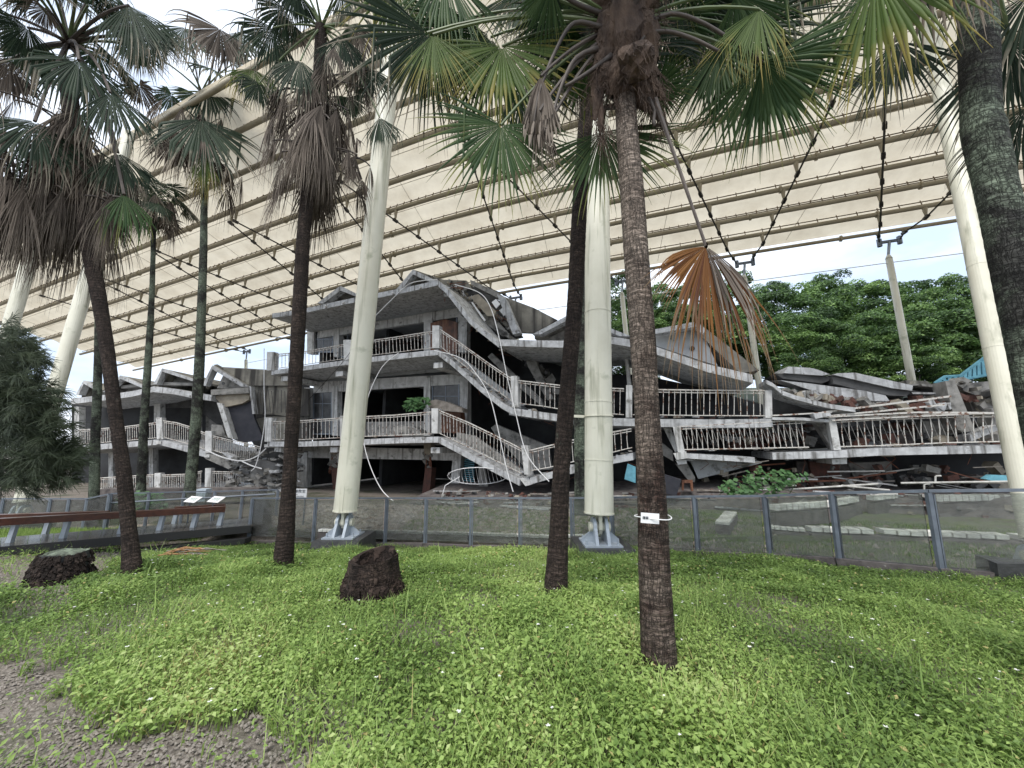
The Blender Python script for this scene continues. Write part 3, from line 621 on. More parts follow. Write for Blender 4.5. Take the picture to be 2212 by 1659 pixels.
# soffit of the roof overhang
# ---- gables on the roof
def gable(parent, P, L, A, Rr, o, back, th=9, board=.35, mm='edge', infill=True, hole=False, recess=1.0, back_dz=0):
    g = [L, A, Rr, (Rr[0]-(Rr[0]-A[0])*.12-th*.8, Rr[1]+(2 if False else 0)), (A[0], A[1]+th*1.15), (L[0]+(A[0]-L[0])*.12+th*.8, L[1])]
    pp = [P.p(x, y, o) for x, y in g]
    gb = MB().prism(pp, P.n*board+Vector((0,0,back_dz*board/back))).build('gable', M[mm], parent)
    Lp, Ap, Rp = [P.p(x, y, o) for x, y in (L, A, Rr)]
    bk = P.n*back+Vector((0,0,back_dz))
    for a, b in ((Lp, Ap), (Ap, Rp)):
        q = MB(); q.prism([a+P.n*.3, b+P.n*.3, b+bk, a+bk], Vector((0,0,-.12))); q.build('gable_roof', M['roofc'], gb)
    if infill:
        h = MB(); h.prism([P.p(L[0]+2, L[1], o)+P.n*recess, P.p(A[0], A[1]+3, o)+P.n*recess, P.p(Rr[0]-2, Rr[1], o)+P.n*recess], P.n*.12); h.build('gable_wall', M['conc'], gb)
        if hole:
            c = P.p((L[0]+A[0]+Rr[0])/3, (L[1]+A[1]+Rr[1])/3+3, o)+P.n*(recess-.02)
            for d in (-.6, .6): MB().tube([c+P.t*d, c+P.t*d+P.n*.05], .09, 8).build('vent_hole', M['dark'], gb)
gable(mainb, FA, (685,655), (735,617), (782,640), .9, 8)
gable(mainb, FA, (843,640), (892,582), (975,622), .9, 8)
# water tank on the roof
tk = FA.S(-6.05, 4.2, 8.75)
tank = thing('water_tank', 'corrugated stainless water tank on the roof behind the gable', 'tank', tk)
rr = MB(); pts = []; rd = []
for i in range(15): pts.append(tk+Vector((0,0,i*.1+.01))); rd.append(.36+.025*(i % 2))
MB().tube(pts, rd, 20).build('tank_body', M['steel'], tank)
for q in (-.45, .75): MB().tube([tk+FA.t*q, tk+FA.t*q+Vector((0,0,1.5))], .05, 6).build('tank_post', M['rusty'], tank)
MB().tube([tk+FA.t*.75+Vector((0,0,.7)), tk+FA.t*.75+Vector((0,0,1.6)), tk+FA.t*.0+Vector((0,0,2.2)), tk-FA.t*.3+Vector((0,0,2.2))], .02, 5).build('tank_pipe', M['rusty'], tank)
# ---- floor slabs of the standing end
F2 = [(587,800), (650,791), (760,776), (870,763), (947,755)]
F1 = [(578,954), (650,954), (760,950), (870,945), (947,943)]
strip('floor_slab', M['edge'], mainb, FA, F2, 0, 2.6, .24)
strip('floor_slab', M['edge'], mainb, FA, F1, 0, 2.6, .24)
for zc, z1 in ((5.15, 5.2), (1.55, 1.6)):
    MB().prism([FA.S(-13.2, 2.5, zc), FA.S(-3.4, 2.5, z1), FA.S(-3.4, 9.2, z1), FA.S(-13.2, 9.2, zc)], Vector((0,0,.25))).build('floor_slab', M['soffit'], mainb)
# spandrel beams under the slabs at the outer wall line
for a, z in ((8.36, 8.6), (5.14, 5.2), (1.52, 1.6)):
    h = .62
    MB().prism([FA.S(-13.1, 2.35, a-.001), FA.S(-3.3, 2.35, z-.22), FA.S(-3.3, 2.35, z-h-.1), FA.S(-13.1, 2.35, a-h)], FA.n*.22).build('beam', M['paint'], mainb)
for ss in (-13.0, -9.3, -3.75):                       # short bracket beams under the balconies
    for z in (5.12, 1.5): MB().prism([FA.S(ss, .25, z), FA.S(ss+.45, .25, z), FA.S(ss+.45, .25, z-.24), FA.S(ss, .25, z-.24)], FA.n*2.1).build('bracket_beam', M['paint'], mainb)
# ---- walls, pillars, windows of the standing end (crop pixels)
def pillar(x0, y0, x1, y1, o=2.3, th=.35, m='paint'): 
    slab('pillar', M[m], mainb, FA, [c4(x0, y0), c4(x1, y0), c4(x1, y1), c4(x0, y1)], o, th)
for a in ((330,440,372,620), (494,410,528,640), (1056,318,1108,610), (1268,300,1325,610)): pillar(*a)
for a in ((312,830,345,1150), (484,820,518,1130), (1056,770,1096,1130), (1280,755,1330,1130)): pillar(*a)
for a in ((268,1235,330,1500), (470,1230,520,1300)): pillar(*a)
def window(x0, y0, x1, y1, nv=2, nh=2, o=2.42, glass=True):
    q = [c4(x0, y0), c4(x1, y0), c4(x1, y1), c4(x0, y1)]
    a, b, c, d = [FA.p(x, y, o) for x, y in q]
    w = MB()
    for p_, r_ in ((a, b), (b, c), (c, d), (d, a)): w.bar(p_, r_, .06, .07)
    fr = w.build('window_frame', M['fencem'], mainb)
    for i in range(1, nv): MB().bar(lerp(a, b, i/nv), lerp(d, c, i/nv), .035).build('mullion', M['fencem'], fr)
    for i in range(1, nh): MB().bar(lerp(a, d, i/nh), lerp(b, c, i/nh), .035).build('mullion', M['fencem'], fr)
    if glass: MB().prism([a, b, c, d], FA.n*.01).build('pane', M['dark'], fr)
window(374,452,492,610); window(372,838,484,1120, 2, 3); window(1112,318,1262,620, 2, 2); window(1112,772,1276,1000, 2, 2)
window(530,430,640,640, 2, 1, glass=False)
slab('sill_wall', M['conc'], mainb, FA, [c4(700,1045), c4(1060,1040), c4(1060,1135), c4(700,1135)], 2.35, .12)
slab('rusty_panel', M['wood'], mainb, FA, [c4(1098,430), c4(1190,405), c4(1262,425), c4(1262,620), c4(1098,620)], 2.2, .1)
slab('wooden_cupboard', M['wood'], mainb, FA, [c4(1150,975), c4(1285,985), c4(1290,1115), c4(1150,1110)], 1.7, .4)
# room shell: back wall, end walls, partitions
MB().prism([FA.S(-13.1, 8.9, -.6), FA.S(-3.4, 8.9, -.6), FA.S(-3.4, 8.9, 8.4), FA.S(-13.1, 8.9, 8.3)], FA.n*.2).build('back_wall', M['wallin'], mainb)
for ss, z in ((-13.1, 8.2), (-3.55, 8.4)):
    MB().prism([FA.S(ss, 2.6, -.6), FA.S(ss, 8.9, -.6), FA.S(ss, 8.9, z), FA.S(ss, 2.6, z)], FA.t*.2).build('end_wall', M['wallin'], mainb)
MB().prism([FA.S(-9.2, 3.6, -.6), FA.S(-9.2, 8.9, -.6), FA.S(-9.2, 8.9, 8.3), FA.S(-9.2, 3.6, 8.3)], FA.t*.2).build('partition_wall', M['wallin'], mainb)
# beam across the classroom ceiling and ceiling fan
MB().bar(FA.S(-9, 5.2, 8.1), FA.S(-3.6, 5.2, 8.2), .3, .4).build('ceiling_beam', M['soffit'], mainb)
fp = FA.p(*c4(878,470), 4.6)
fan = thing('ceiling_fan', 'dark ceiling fan hanging in the top-floor classroom', 'fan', fp-Vector((0,0,.1)))
MB().tube([fp, fp+Vector((0,0,.5))], .025, 6).build('fan_rod', M['dark'], fan); MB().tube([fp-Vector((0,0,.08)), fp+Vector((0,0,.08))], .12, 12).build('fan_motor', M['dark'], fan)
for k in range(3):
    a = R(20+120*k); e = Vector((math.cos(a), math.sin(a), -.02)); MB().bar(fp+e*.12, fp+e*.65, .14, .02).build('fan_blade', M['dark'], fan)
# ground floor front: broken pillars and dark timber
for x0, x1, xb0, xb1, m in ((1055,1100,1045,1090,'brickr'), (470,512,500,540,'brickr')):
    slab('broken_pillar', M['plaster'] if m else None, mainb, FA, [c4(x0,1170), c4(x1,1170), c4(x1+2,1235), c4(x1-12,1250), c4(x0+4,1240)], 2.2, .4)
    slab('broken_pillar', M['brickr'], mainb, FA, [c4(x0+10,1330), c4(x1+6,1330), c4(xb1,1530), c4(xb0-5,1530)], 2.2, .4)
    rb = MB()
    for i in range(10):
        c = FA.p(*c4((x0+x1)/2+random.uniform(-14,22), random.uniform(1235,1335)), 2.3); rb.bar(c+Vector((0,0,.35)), c+Vector((random.uniform(-.12,.12),0,-.35)), .03)
    rb.build('rebar', M['rusty'], mainb)
    for i in range(9):
        c = FA.p(*c4((x0+x1)/2+random.uniform(-18,24), random.uniform(1240,1335)), 2.35); MB().chunk(c, [random.uniform(.12,.28) for _ in range(3)], Matrix.Rotation(random.random()*3, 3, 'Y')).build('concrete_chunk', M['conc'], mainb)
slab('broken_pillar', M['paint'], mainb, FA, [c4(1238,1235), c4(1290,1235), c4(1268,1525), c4(1215,1525)], 2.0, .35)
slab('leaning_board', M['conc'], mainb, FA, [c4(1395,1300), c4(1432,1300), c4(1468,1520), c4(1400,1520)], 1.6, .1)
slab('wall_remnant', M['conc'], mainb, FA, [c4(1460,1440), c4(1800,1440), c4(1790,1530), c4(1455,1530)], 2.2, .3)
slab('wall_remnant', M['paint'], mainb, FA, [c4(180,1240), c4(260,1235), c4(262,1420), c4(200,1420)], 3, .2)
lou = MB()
for i in range(12): lou.bar(FA.p(*c4(1285,1275+i*13), 2.4), FA.p(*c4(1370,1285+i*13), 2.4), .03, .05)
lou.build('blue_louvre', M['blue'], mainb)
# ---- railings and posts, standing end
pR = lambda *q: post(mainb, FA, *q)
pR(584,760,583,800,15); pR(750,734,751,778,17); pR(941,703,941,752,15)
pR(580,902,578,954,13); pR(741,898,741,950,13); pR(939,882,939,936,14)
railing(mainb, FA, [(591,766),(650,761),(744,744)], [(590,799),(650,791),(743,777)], .06, 20)
railing(mainb, FA, [(757,742),(850,729),(933,716)], [(758,775),(850,764),(934,754)], .06, 23)
railing(mainb, FA, [(586,911),(650,909),(735,903)], [(585,952),(650,952),(735,948)], .06, 18)
railing(mainb, FA, [(747,902),(850,897),(932,890)], [(747,947),(850,943),(932,940)], .06, 23)
# ---- broken corner and the sloping bay
strip('roof_slab', M['edge'], mainb, FA, [(948,607),(965,622),(1013,684),(1030,700),(1078,737)], -.3, 2.4, .26)
strip('roof_slab', M['conc'], mainb, FA, [(975,622),(1013,660),(1062,700),(1100,722)], 2.2, 7.5, .2)
strip('floor_slab', M['edge'], mainb, FA, [(948,757),(975,777),(1040,835),(1085,870),(1115,886)], 0, 3.2, .24)
strip('floor_slab', M['edge'], mainb, FA, [(948,944),(975,958),(1040,993),(1122,1035)], 0, 3.2, .24)
railing(mainb, FA, [(947,709),(1000,745),(1050,781),(1109,821)], [(948,748),(1000,790),(1050,830),(1109,872)], .06, 22)
railing(mainb, FA, [(947,886),(1010,912),(1070,941),(1127,970)], [(948,938),(1010,968),(1070,998),(1127,1026)], .06, 24)
pR(1110,812,1113,880,14); pR(1133,962,1140,1025,15)
strip('floor_slab', M['edge'], mainb, FA, [(1110,882),(1170,890),(1240,899),(1320,903),(1420,905),(1560,906),(1640,905),(1668,903)], -.02, 3.2, .26)
railing(mainb, FA, [(1118,822),(1170,828),(1240,836),(1348,840)], [(1118,874),(1170,880),(1240,892),(1348,899)], .06, 20)
pR(1359,832,1358,902,13); pR(1660,843,1661,903,15)
railing(mainb, FA, [(1366,841),(1500,843),(1652,844)], [(1366,899),(1500,901),(1652,902)], .06, 22)
strip('floor_slab', M['edge'], mainb, FA, [(1145,1032),(1190,1019),(1249,1005),(1320,987),(1367,978)], -.02, 3.0, .24)
railing(mainb, FA, [(1142,974),(1190,962),(1249,948),(1364,926)], [(1146,1020),(1190,1012),(1249,998),(1366,970)], .06, 17, bend=.02)
for a in ([(1122,1034),(1140,1030),(1152,1046),(1135,1050)],): slab('bracket_beam', M['paint'], mainb, FA, a, .1, 1.5)
slab('bracket_beam', M['paint'], mainb, FA, [(1098,882),(1113,888),(1117,900),(1100,896)], .1, 1.5)
# tilted floor plates seen behind the railings
slab('floor_plate', M['conc'], mainb, FA, [c5(190,640), c5(215,615), c5(520,900), c5(540,960), c5(350,800)], 1.9, .25)
slab('floor_plate', M['conc'], mainb, FA, [c5(210,1080), c5(240,1060), c5(560,1190), c5(590,1340), c5(440,1350), c5(240,1130)], 1.9, .25)
slab('floor_plate', M['conc'], mainb, FA, [c5(0,1110), c5(110,1130), c5(420,1360), c5(300,1330), c5(0,1150)], 1.2, .1)
slab('floor_plate', M['soffit'], mainb, FA, [c5(0,640), c5(40,650), c5(420,940), c5(350,950), c5(0,690)], 1.2, .1)
# fallen roof bay
strip('roof_slab', M['edge'], mainb, FA, [(1079,733),(1150,735),(1222,736),(1290,728),(1320,727),(1360,733),(1420,750),(1526,786),(1625,809)], -.35, 2.6, .26)
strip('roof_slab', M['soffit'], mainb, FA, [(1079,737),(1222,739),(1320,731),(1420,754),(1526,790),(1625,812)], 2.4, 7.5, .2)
gable(mainb, FA, (1150,722), (1236,676), (1362,726), 1.0, 6, board=.4)
# second tilted gable to the right
slab('gable', M['edge'], mainb, FA, [(1411,712),(1505,694),(1524,711),(1517,723),(1503,705),(1411,722)], 1.0, .4)
slab('gable_wall', M['soffit'], mainb, FA, [(1411,720),(1502,704),(1519,722),(1550,790),(1411,745)], 1.6, .2)
slab('gable_roof', M['roofc'], mainb, FA, [(1411,712),(1505,694),(1640,800),(1600,806),(1500,712)], 1.5, 4)
MB().tube([FA.p(*c5(1462,588), 1.55), FA.p(*c5(1462,588), 1.62)], .09, 12).build('vent_hole', M['dark'], mainb)
slab('leaning_pillar', M['paint'], mainb, FA, [c5(1340,640), c5(1030+10,625), c5(1060,625), c5(1085,830), c5(1060,830)][1:], 2.0, .35)
slab('hanging_pillar', M['conc'], mainb, FA, [c5(415,610), c5(470,610), c5(520,740), c5(600,900), c5(560,910), c5(440,700)], 2.4, .4)
for i in range(26):
    x = random.uniform(440,640); y = 640+(x-440)*1.1+random.uniform(-40,60); MB().chunk(FA.p(*c5(x, y), 2.6+random.random()), [random.uniform(.12,.4) for _ in range(3)], Matrix.Rotation(random.random()*3, 3, 'Y')).build('concrete_chunk', M['conc'] if i % 3 else M['concd'], mainb)
# dark back of the sunken part (with the gap where daylight shows)
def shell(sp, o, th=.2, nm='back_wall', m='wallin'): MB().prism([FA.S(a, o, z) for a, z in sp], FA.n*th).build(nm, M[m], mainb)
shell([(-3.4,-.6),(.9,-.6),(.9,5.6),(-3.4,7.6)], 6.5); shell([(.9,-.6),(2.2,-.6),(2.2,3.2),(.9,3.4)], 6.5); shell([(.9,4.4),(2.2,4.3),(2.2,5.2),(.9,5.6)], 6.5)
shell([(2.2,-.6),(9.6,-.6),(9.6,3.4),(7.2,4.3),(4.5,5.1),(2.2,5.3)], 6.5); shell([(9.6,-.6),(24,-.6),(24,3.2),(12,3.0),(9.6,3.1)], 5.0); shell([(4.5,-.6),(16,-.6),(16,2.1),(4.5,2.2)], 3.2, nm='inner_wall', m='wallin')  # near-black sheets, the void's shade painted into the walls
# collapsed roof plates between the standing end and the fallen bay
slab('roof_plate', M['roofc'], mainb, FA, [c4(1555,265), c4(1740,335), c4(1885,410), c4(1745,490), c4(1640,485), c4(1590,330)], 2.8, .25)
slab('roof_plate', M['conc'], mainb, FA, [c4(1345,160), c4(1500,230), c4(1570,275), c4(1560,300), c4(1480,255), c4(1350,190)], 2.0, .5)
slab('roof_plate', M['concd'], mainb, FA, [c4(1180,175), c4(1345,195), c4(1480,255), c4(1560,320), c4(1660,510), c4(1520,530), c4(1340,400), c4(1230,260)], 3.2, .4)
slab('roof_plate', M['edge'], mainb, FA, [c4(1510,250), c4(1560,270), c4(1655,490), c4(1610,500)], 1.9, .35)
slab('roof_plate', M['conc'], mainb, FA, [c4(1400,370), c4(1480,380), c4(1590,500), c4(1540,510)], 2.2, .2)
slab('roof_plate', M['roofc'], mainb, FA, [c4(985,95), c4(1180,160), c4(1320,165), c4(1350,215), c4(1230,230), c4(1150,175)], 3.0, .2)
slab('roof_parapet', M['conc'], mainb, FA, [c4(1715,325), c4(1815,375), c4(1815,395), c4(1715,350)], 4.2, .2)
slab('ceiling_panel', M['plaster'], mainb, FA, [c4(1345,265), c4(1395,250), c4(1505,355), c4(1495,385), c4(1450,385)], 1.6, .06)
slab('ceiling_panel', M['white'], mainb, FA, [c4(1478,300), c4(1505,280), c4(1530,310), c4(1505,338)], 1.5, .05)
slab('ceiling_panel', M['edge'], mainb, FA, [c4(1525,350), c4(1545,335), c4(1562,375), c4(1552,385)], 1.5, .05)
slab('ceiling_panel', M['white'], mainb, FA, [c4(1350,300), c4(1360,300), c4(1440,410), c4(1430,418)], 1.6, .05)
rnd = random.Random(5)
for i in range(80):
    t = rnd.random(); x = lerp(1190, 1620, t)+rnd.uniform(-30,30); y = lerp(185, 480, t**1.1)+rnd.uniform(-25,25)
    MB().chunk(FA.p(*c4(x, y), 2.2+rnd.random()*.8), [rnd.uniform(.06,.32), rnd.uniform(.06,.3), rnd.uniform(.05,.2)], Matrix.Rotation(rnd.random()*3, 3, 'Y') @ Matrix.Rotation(rnd.random(), 3, 'Z'), rnd=rnd).build('roof_debris', M[rnd.choice(['conc','edge','concd','plaster','roofc'])], mainb)
for i in range(14):
    x, y = rnd.uniform(1200,1560), 0; y = 190+(x-1200)*.62+rnd.uniform(-20,30); a = FA.p(*c4(x, y), 2.0); MB().bar(a, a+Vector((rnd.uniform(-.7,.7), 0, rnd.uniform(-.5,.2))), .025).build('rebar', M['rusty'], mainb)
# ---- lower right: pancaked storeys
lowtop = [(1463,922),(1600,915),(1740,907)]
railing(mainb, FA, lowtop, [(1467,975),(1600,973),(1748,970)], .0, 23, cross=True, bend=.015)
railing(mainb, FA, [(1806,906),(1900,900),(2040,895),(2168,893),(2330,892)], [(1812,969),(1900,967),(2040,961),(2172,958),(2330,956)], .0, 27, cross=True, bend=.02)
pR(1461,922,1472,977,15); pR(1797,903,1809,972,16)
strip('floor_slab', M['edge'], mainb, FA, [(1463,978),(1530,982),(1600,986),(1630,988)], -.05, 3, .16)
strip('floor_slab', M['edge'], mainb, FA, [(1668,978),(1800,974),(1900,968),(2175,961),(2350,958)], -.05, 3, .20)
slab('slab_block', M['paint'], mainb, FA, [c5(1345,1240), c5(1425,1228), c5(1435,1270), c5(1365,1282)], -.1, .4)
slab('slab_block', M['paint'], mainb, FA, [c5(1360,1285), c5(1425,1278), c5(1430,1305), c5(1375,1310)], .05, .4)
slab('inclined_beam', M['conc'], mainb, FA, [c5(1360,1310), c5(1430,1300), c5(1480,1390), c5(1480,1420), c5(1440,1410)], .5, 1.5)
slab('leaning_pillar', M['paint'], mainb, FA, [c5(1280,1075), c5(1325,1078), c5(1390,1225), c5(1355,1230)], .5, .35)
slab('leaning_pillar', M['conc'], mainb, FA, [c5(1245,1150), c5(1340,1225), c5(1345,1290), c5(1270,1245)], .9, .4)
slab('leaning_pillar', M['conc'], mainb, FA, [c6(600,1050), c6(650,1050), c6(715,1140), c6(705,1215)], .5, .35)
slab('bracket_beam', M['paint'], mainb, FA, [c6(700,1275), c6(795,1268), c6(795,1305), c6(705,1308)], .1, 2)
slab('roof_slab', M['edge'], mainb, FA, [c6(430,700), c6(560,708), c6(600,715), c6(690,748), c6(640,756), c6(400,740)], .9, 1.6, dz=.1)
slab('roof_slab', M['concd'], mainb, FA, [c6(340,742), c6(640,757), c6(695,765), c6(680,790), c6(640,805), c6(400,775)], 1.0, 1.6)
slab('roof_slab', M['edge'], mainb, FA, [c6(710,750), c6(735,742), c6(845,738), c6(1205,818), c6(1200,850), c6(1080,835), c6(860,785)], .7, 1.6, dz=.1)
slab('roof_slab', M['concd'], mainb, FA, [c6(702,760), c6(860,787), c6(1195,852), c6(1165,885), c6(1060,880), c6(850,840), c6(710,805)], .8, 1.6)
slab('roof_slab', M['edge'], mainb, FA, [c6(375,785), c6(560,805), c6(900,850), c6(1035,880), c6(1060,915), c6(960,915), c6(640,870), c6(430,800)], .6, 1.4, dz=.2)
strip('fallen_edge_beam', M['edge'], mainb, FA, [c6(290,782), c6(330,800), c6(385,845)], -.2, .8, .12)
strip('fallen_edge_beam', M['edge'], mainb, FA, [c6(392,850), c6(470,878), c6(575,905)], -.2, .8, .13)
strip('fallen_edge_beam', M['edge'], mainb, FA, [c6(578,908), c6(700,935), c6(845,955)], -.2, .8, .13)
slab('void_shade_plate', M['concd'], mainb, FA, [c6(340,830), c6(560,915), c6(860,975), c6(640,1020), c6(340,1010)], 2.2, .3)  # dark plate put in to stand for shade inside the void
for i in range(110):
    t = rnd.random(); x = lerp(420, 1420, t); y = lerp(855, 935, min(1, t*2.2))+rnd.uniform(-12,26)+(5 if t > .5 else 0)
    s_ = rnd.uniform(.07,.30); MB().chunk(FA.p(*c6(x, y), .2+rnd.random()*.6), [s_, s_*.8, s_*.55], Matrix.Rotation(rnd.random()*3, 3, 'Y'), rnd=rnd).build('rubble_chunk', M[rnd.choice(['brickr','brickr','conc','edge','plaster'] if x > 560 else ['conc','edge','plaster'])], mainb)
for a, b_, w in (((640,985),(1440,885),.05), ((640,1012),(1400,938),.045), ((330,1005),(700,985),.04), ((640,1015),(1240,985),.045), ((1240,985),(1740,990),.05), ((700,1035),(1560,995),.035)):
    MB().bar(FA.p(*c6(*a), -.1), FA.p(*c6(*b_), -.1), w).build('fallen_handrail', M['rust'], mainb)
strip('fallen_edge_beam', M['edge'], mainb, FA, [c6(330,1015), c6(520,1018), c6(680,1030)], -.15, .6, .08)
slab('rubble_block', M['edge'], mainb, FA, [c6(585,990), c6(690,990), c6(700,1005), c6(600,1025)], -.3, .35)
# litter on the balconies, torn edges and more flattened plates
for path_, o_, n_ in (([(975,775),(1040,832),(1110,882)], .4, 26), ([(975,957),(1040,990),(1125,1033)], .4, 26), ([(1120,886),(1240,899),(1640,903)], .3, 34), ([(1467,975),(1748,970)], .3, 26), ([(1812,969),(2172,958)], .3, 30), ([(590,952),(935,941)], .5, 18), ([(1150,1030),(1365,976)], .3, 20)):
    pl_ = [FA.p(x, y, o_) for x, y in path_]
    for i in range(n_):
        p = poly_at(pl_, rnd.random())+FA.n*rnd.uniform(-.3, .8)+Vector((0,0,rnd.uniform(.0,.07))); s_ = rnd.uniform(.04,.17); MB().chunk(p, [s_*1.4, s_, s_*.5], Matrix.Rotation(rnd.random()*3, 3, 'Z'), rnd=rnd).build('balcony_debris', M[rnd.choice(['conc','plaster','edge','concd','brickr'])], mainb)
for path_, n_ in (([(948,620),(1013,698),(1078,750)], 16), ([(1115,895),(1320,915),(1660,915)], 22), ([(1463,990),(1630,996)], 12), ([(1668,992),(2170,972)], 22), ([(1145,1040),(1367,988)], 12), ([(960,775),(1110,895)], 12)):
    pl_ = [FA.p(x, y, .1) for x, y in path_]
    for i in range(n_):
        p = poly_at(pl_, rnd.random())+FA.n*rnd.uniform(0, .8); s_ = rnd.uniform(.05,.16); MB().chunk(p, [s_*1.8, s_, s_*.7], None, .3, rnd=rnd).build('broken_lump', M[rnd.choice(['conc','edge','plaster'])], mainb)
        if i % 3 == 0: MB().tube([p, p+Vector((rnd.uniform(-.15,.15), 0, -.15)), p+Vector((rnd.uniform(-.4,.4), -.05, -rnd.uniform(.2,.45)))], .008, 4).build('rebar', M['rusty'], mainb)
for i in range(26):
    x, y = rnd.uniform(380,1400), rnd.uniform(800,960); w_ = rnd.uniform(60,190); h_ = rnd.uniform(8,26); sk = rnd.uniform(-4,22)
    slab('flattened_plate', M[rnd.choice(['conc','concd','roofc','edge','conc'])], mainb, FA, [c6(x,y), c6(x+w_,y+sk), c6(x+w_-8,y+sk+h_), c6(x+rnd.uniform(0,20),y+h_)], rnd.uniform(.8,1.9), rnd.uniform(.3,.8))
for i in range(46):
    x, y = rnd.uniform(-150,1650), rnd.uniform(1030,1175); w_ = rnd.uniform(50,260); h_ = rnd.uniform(8,34); sk = rnd.uniform(-14,30)
    slab('flattened_plate', M[rnd.choice(['concd','concd','conc','roofc','brickr','soffit'])], mainb, FA, [c6(x,y), c6(x+w_,y+sk), c6(x+w_-8,y+sk+h_), c6(x+rnd.uniform(0,20),y+h_)], rnd.uniform(1.2,2.8), rnd.uniform(.3,.8))
for i in range(150):
    x = rnd.uniform(-100,1750); y = rnd.choice([rnd.uniform(1330,1440), rnd.uniform(1390,1450), rnd.uniform(1120,1190)]); s_ = rnd.uniform(.06,.26); MB().chunk(FA.p(*c6(x, y), rnd.uniform(.7,1.9)), [s_*1.3, s_, s_*.7], Matrix.Rotation(rnd.random()*3, 3, 'Y'), rnd=rnd).build('rubble_chunk', M[rnd.choice(['brickr','conc','concd','plaster','stone'])], mainb)
for i in range(22):
    x, y = rnd.uniform(-100,1700), rnd.uniform(1300,1440); a = FA.p(*c6(x, y), rnd.uniform(.2,1.2)); MB().bar(a, a+FA.t*rnd.uniform(.4,1.8)+Vector((0,0,rnd.uniform(-.3,.35))), rnd.uniform(.02,.05)).build('timber_scrap', M[rnd.choice(['wood2','rusty','pipew'])], mainb)
# big broken frame at the right edge
slab('leaning_pillar', M['conc'], mainb, FA, [c6(1405,790), c6(1465,785), c6(1590,1095), c6(1530,1110), c6(1480,1090)], .4, .6)
slab('wall_remnant', M['conc'], mainb, FA, [c6(1500,805), c6(1700,790), c6(1720,850), c6(1600,880), c6(1520,850)], 1.2, .7)
slab('wall_remnant', M['brickr'], mainb, FA, [c6(1540,875), c6(1640,880), c6(1600,940), c6(1555,930)], 1.2, .5)
slab('wall_remnant', M['conc'], mainb, FA, [c6(1620,940), c6(1730,850), c6(1760,960), c6(1680,1000)], .9, .5)
slab('broken_beam', M['edge'], mainb, FA, [c6(1560,1125), c6(1740,1060), c6(1760,1085), c6(1570,1165)], .2, .5)
slab('wall_remnant', M['roofc'], mainb, FA, [c6(1155,785), c6(1290,790), c6(1390,850), c6(1300,890), c6(1180,850)], 2.2, .6)
slab('wall_remnant', M['plaster'], mainb, FA, [c6(1290,890), c6(1410,830), c6(1440,890), c6(1430,960), c6(1300,930)], 1.6, .5)
slab('floor_plate', M['conc'], mainb, FA, [c6(1270,1040), c6(1460,1040), c6(1470,1120), c6(1270,1150)], 1.0, .3)
slab('wall_remnant', M['conc'], mainb, FA, [c6(1700,800), c6(2100,700), c6(2200,1180), c6(1700,1180)], 2.0, .6)
for i in range(60):
    x, y = rnd.uniform(1180,1760), rnd.uniform(800,990); s_ = rnd.uniform(.08,.3); MB().chunk(FA.p(*c6(x, y), .8+rnd.random()), [s_, s_, s_*.6], Matrix.Rotation(rnd.random()*3, 3, 'Y'), rnd=rnd).build('rubble_chunk', M[rnd.choice(['brickr','conc','concd','plaster','roofc'])], mainb)
# rubble bank under the building
bank = thing('rubble_bank', 'bank of broken bricks, white pipes and planks under the pancaked floors', 'rubble', FA.S(6, 0, -.6))
bm_ = MB(); line = [FA.S(a, .2, -.6) for a in np.linspace(-14, 20, 20)]
bw_, tw_ = [], []
for i, a in enumerate(np.linspace(-4, 20, 30)):
    h = float(np.interp(a, [-4, 0, 4, 6, 20], [-.35, -.3, -.1, .15, .3])); bw_.append((FA.S(a, -.9, -.6), FA.S(a, .1, h+rnd.uniform(-.06,.06)), FA.S(a, 2.5, h+.3)))
for (a, b_, c), (d, e, f) in zip(bw_[:-1], bw_[1:]):
    k = len(bm_.v); bm_.v += [a, b_, c, d, e, f]; bm_.f += [(k, k+3, k+4, k+1), (k+1, k+4, k+5, k+2)]
bm_.build('rubble_heap', M['stone'], bank)
for i in range(240):
    a = rnd.uniform(-3.5, 15); o_ = rnd.uniform(-1.1, .8); h = float(np.interp(a, [-4, 0, 4, 6, 20], [-.35, -.3, -.1, .15, .3])); z = lerp(-.6, h, min(1, max(0, (o_+.9)/1.0)))+.04
    s_ = rnd.uniform(.06,.26); MB().chunk(FA.S(a, o_, z), [s_, s_*.7, s_*.5], Matrix.Rotation(rnd.random()*3, 3, 'Z') @ Matrix.Rotation(rnd.random(), 3, 'Y'), rnd=rnd).build('brick_fragment', M[rnd.choice(['brickr','conc','plaster','brickr','concd'])], bank)
for i in range(46):
    a = rnd.uniform(-3.5, 16); o_ = rnd.uniform(-1.1, .2); h = float(np.interp(a, [-4, 0, 4, 6, 20], [-.35, -.3, -.1, .15, .3])); z = lerp(-.6, h, min(1, max(0, (o_+.9)/1.0)))+.10
    L = rnd.uniform(.6, 2.2); p = FA.S(a, o_, z); q = p+FA.t*L+Vector((0,0,rnd.uniform(-.08,.14)))
    MB().bar(p, q, rnd.uniform(.03,.08), rnd.uniform(.02,.05)).build('timber_scrap', M[rnd.choice(['wood2','pipew','wood2','edge','conc'])], bank)
for a, b_ in (((990,1430),(430,1465)), ((1830,1415),(1130,1425)), ((1060,1470),(760,1440)), ((480,1440),(0,1475))):
    MB().tube([FA.p(*c6(*a), -.9), FA.p(*c6(*b_), -.9)], .024, 8).build('white_pipe', M['pipew'], bank)
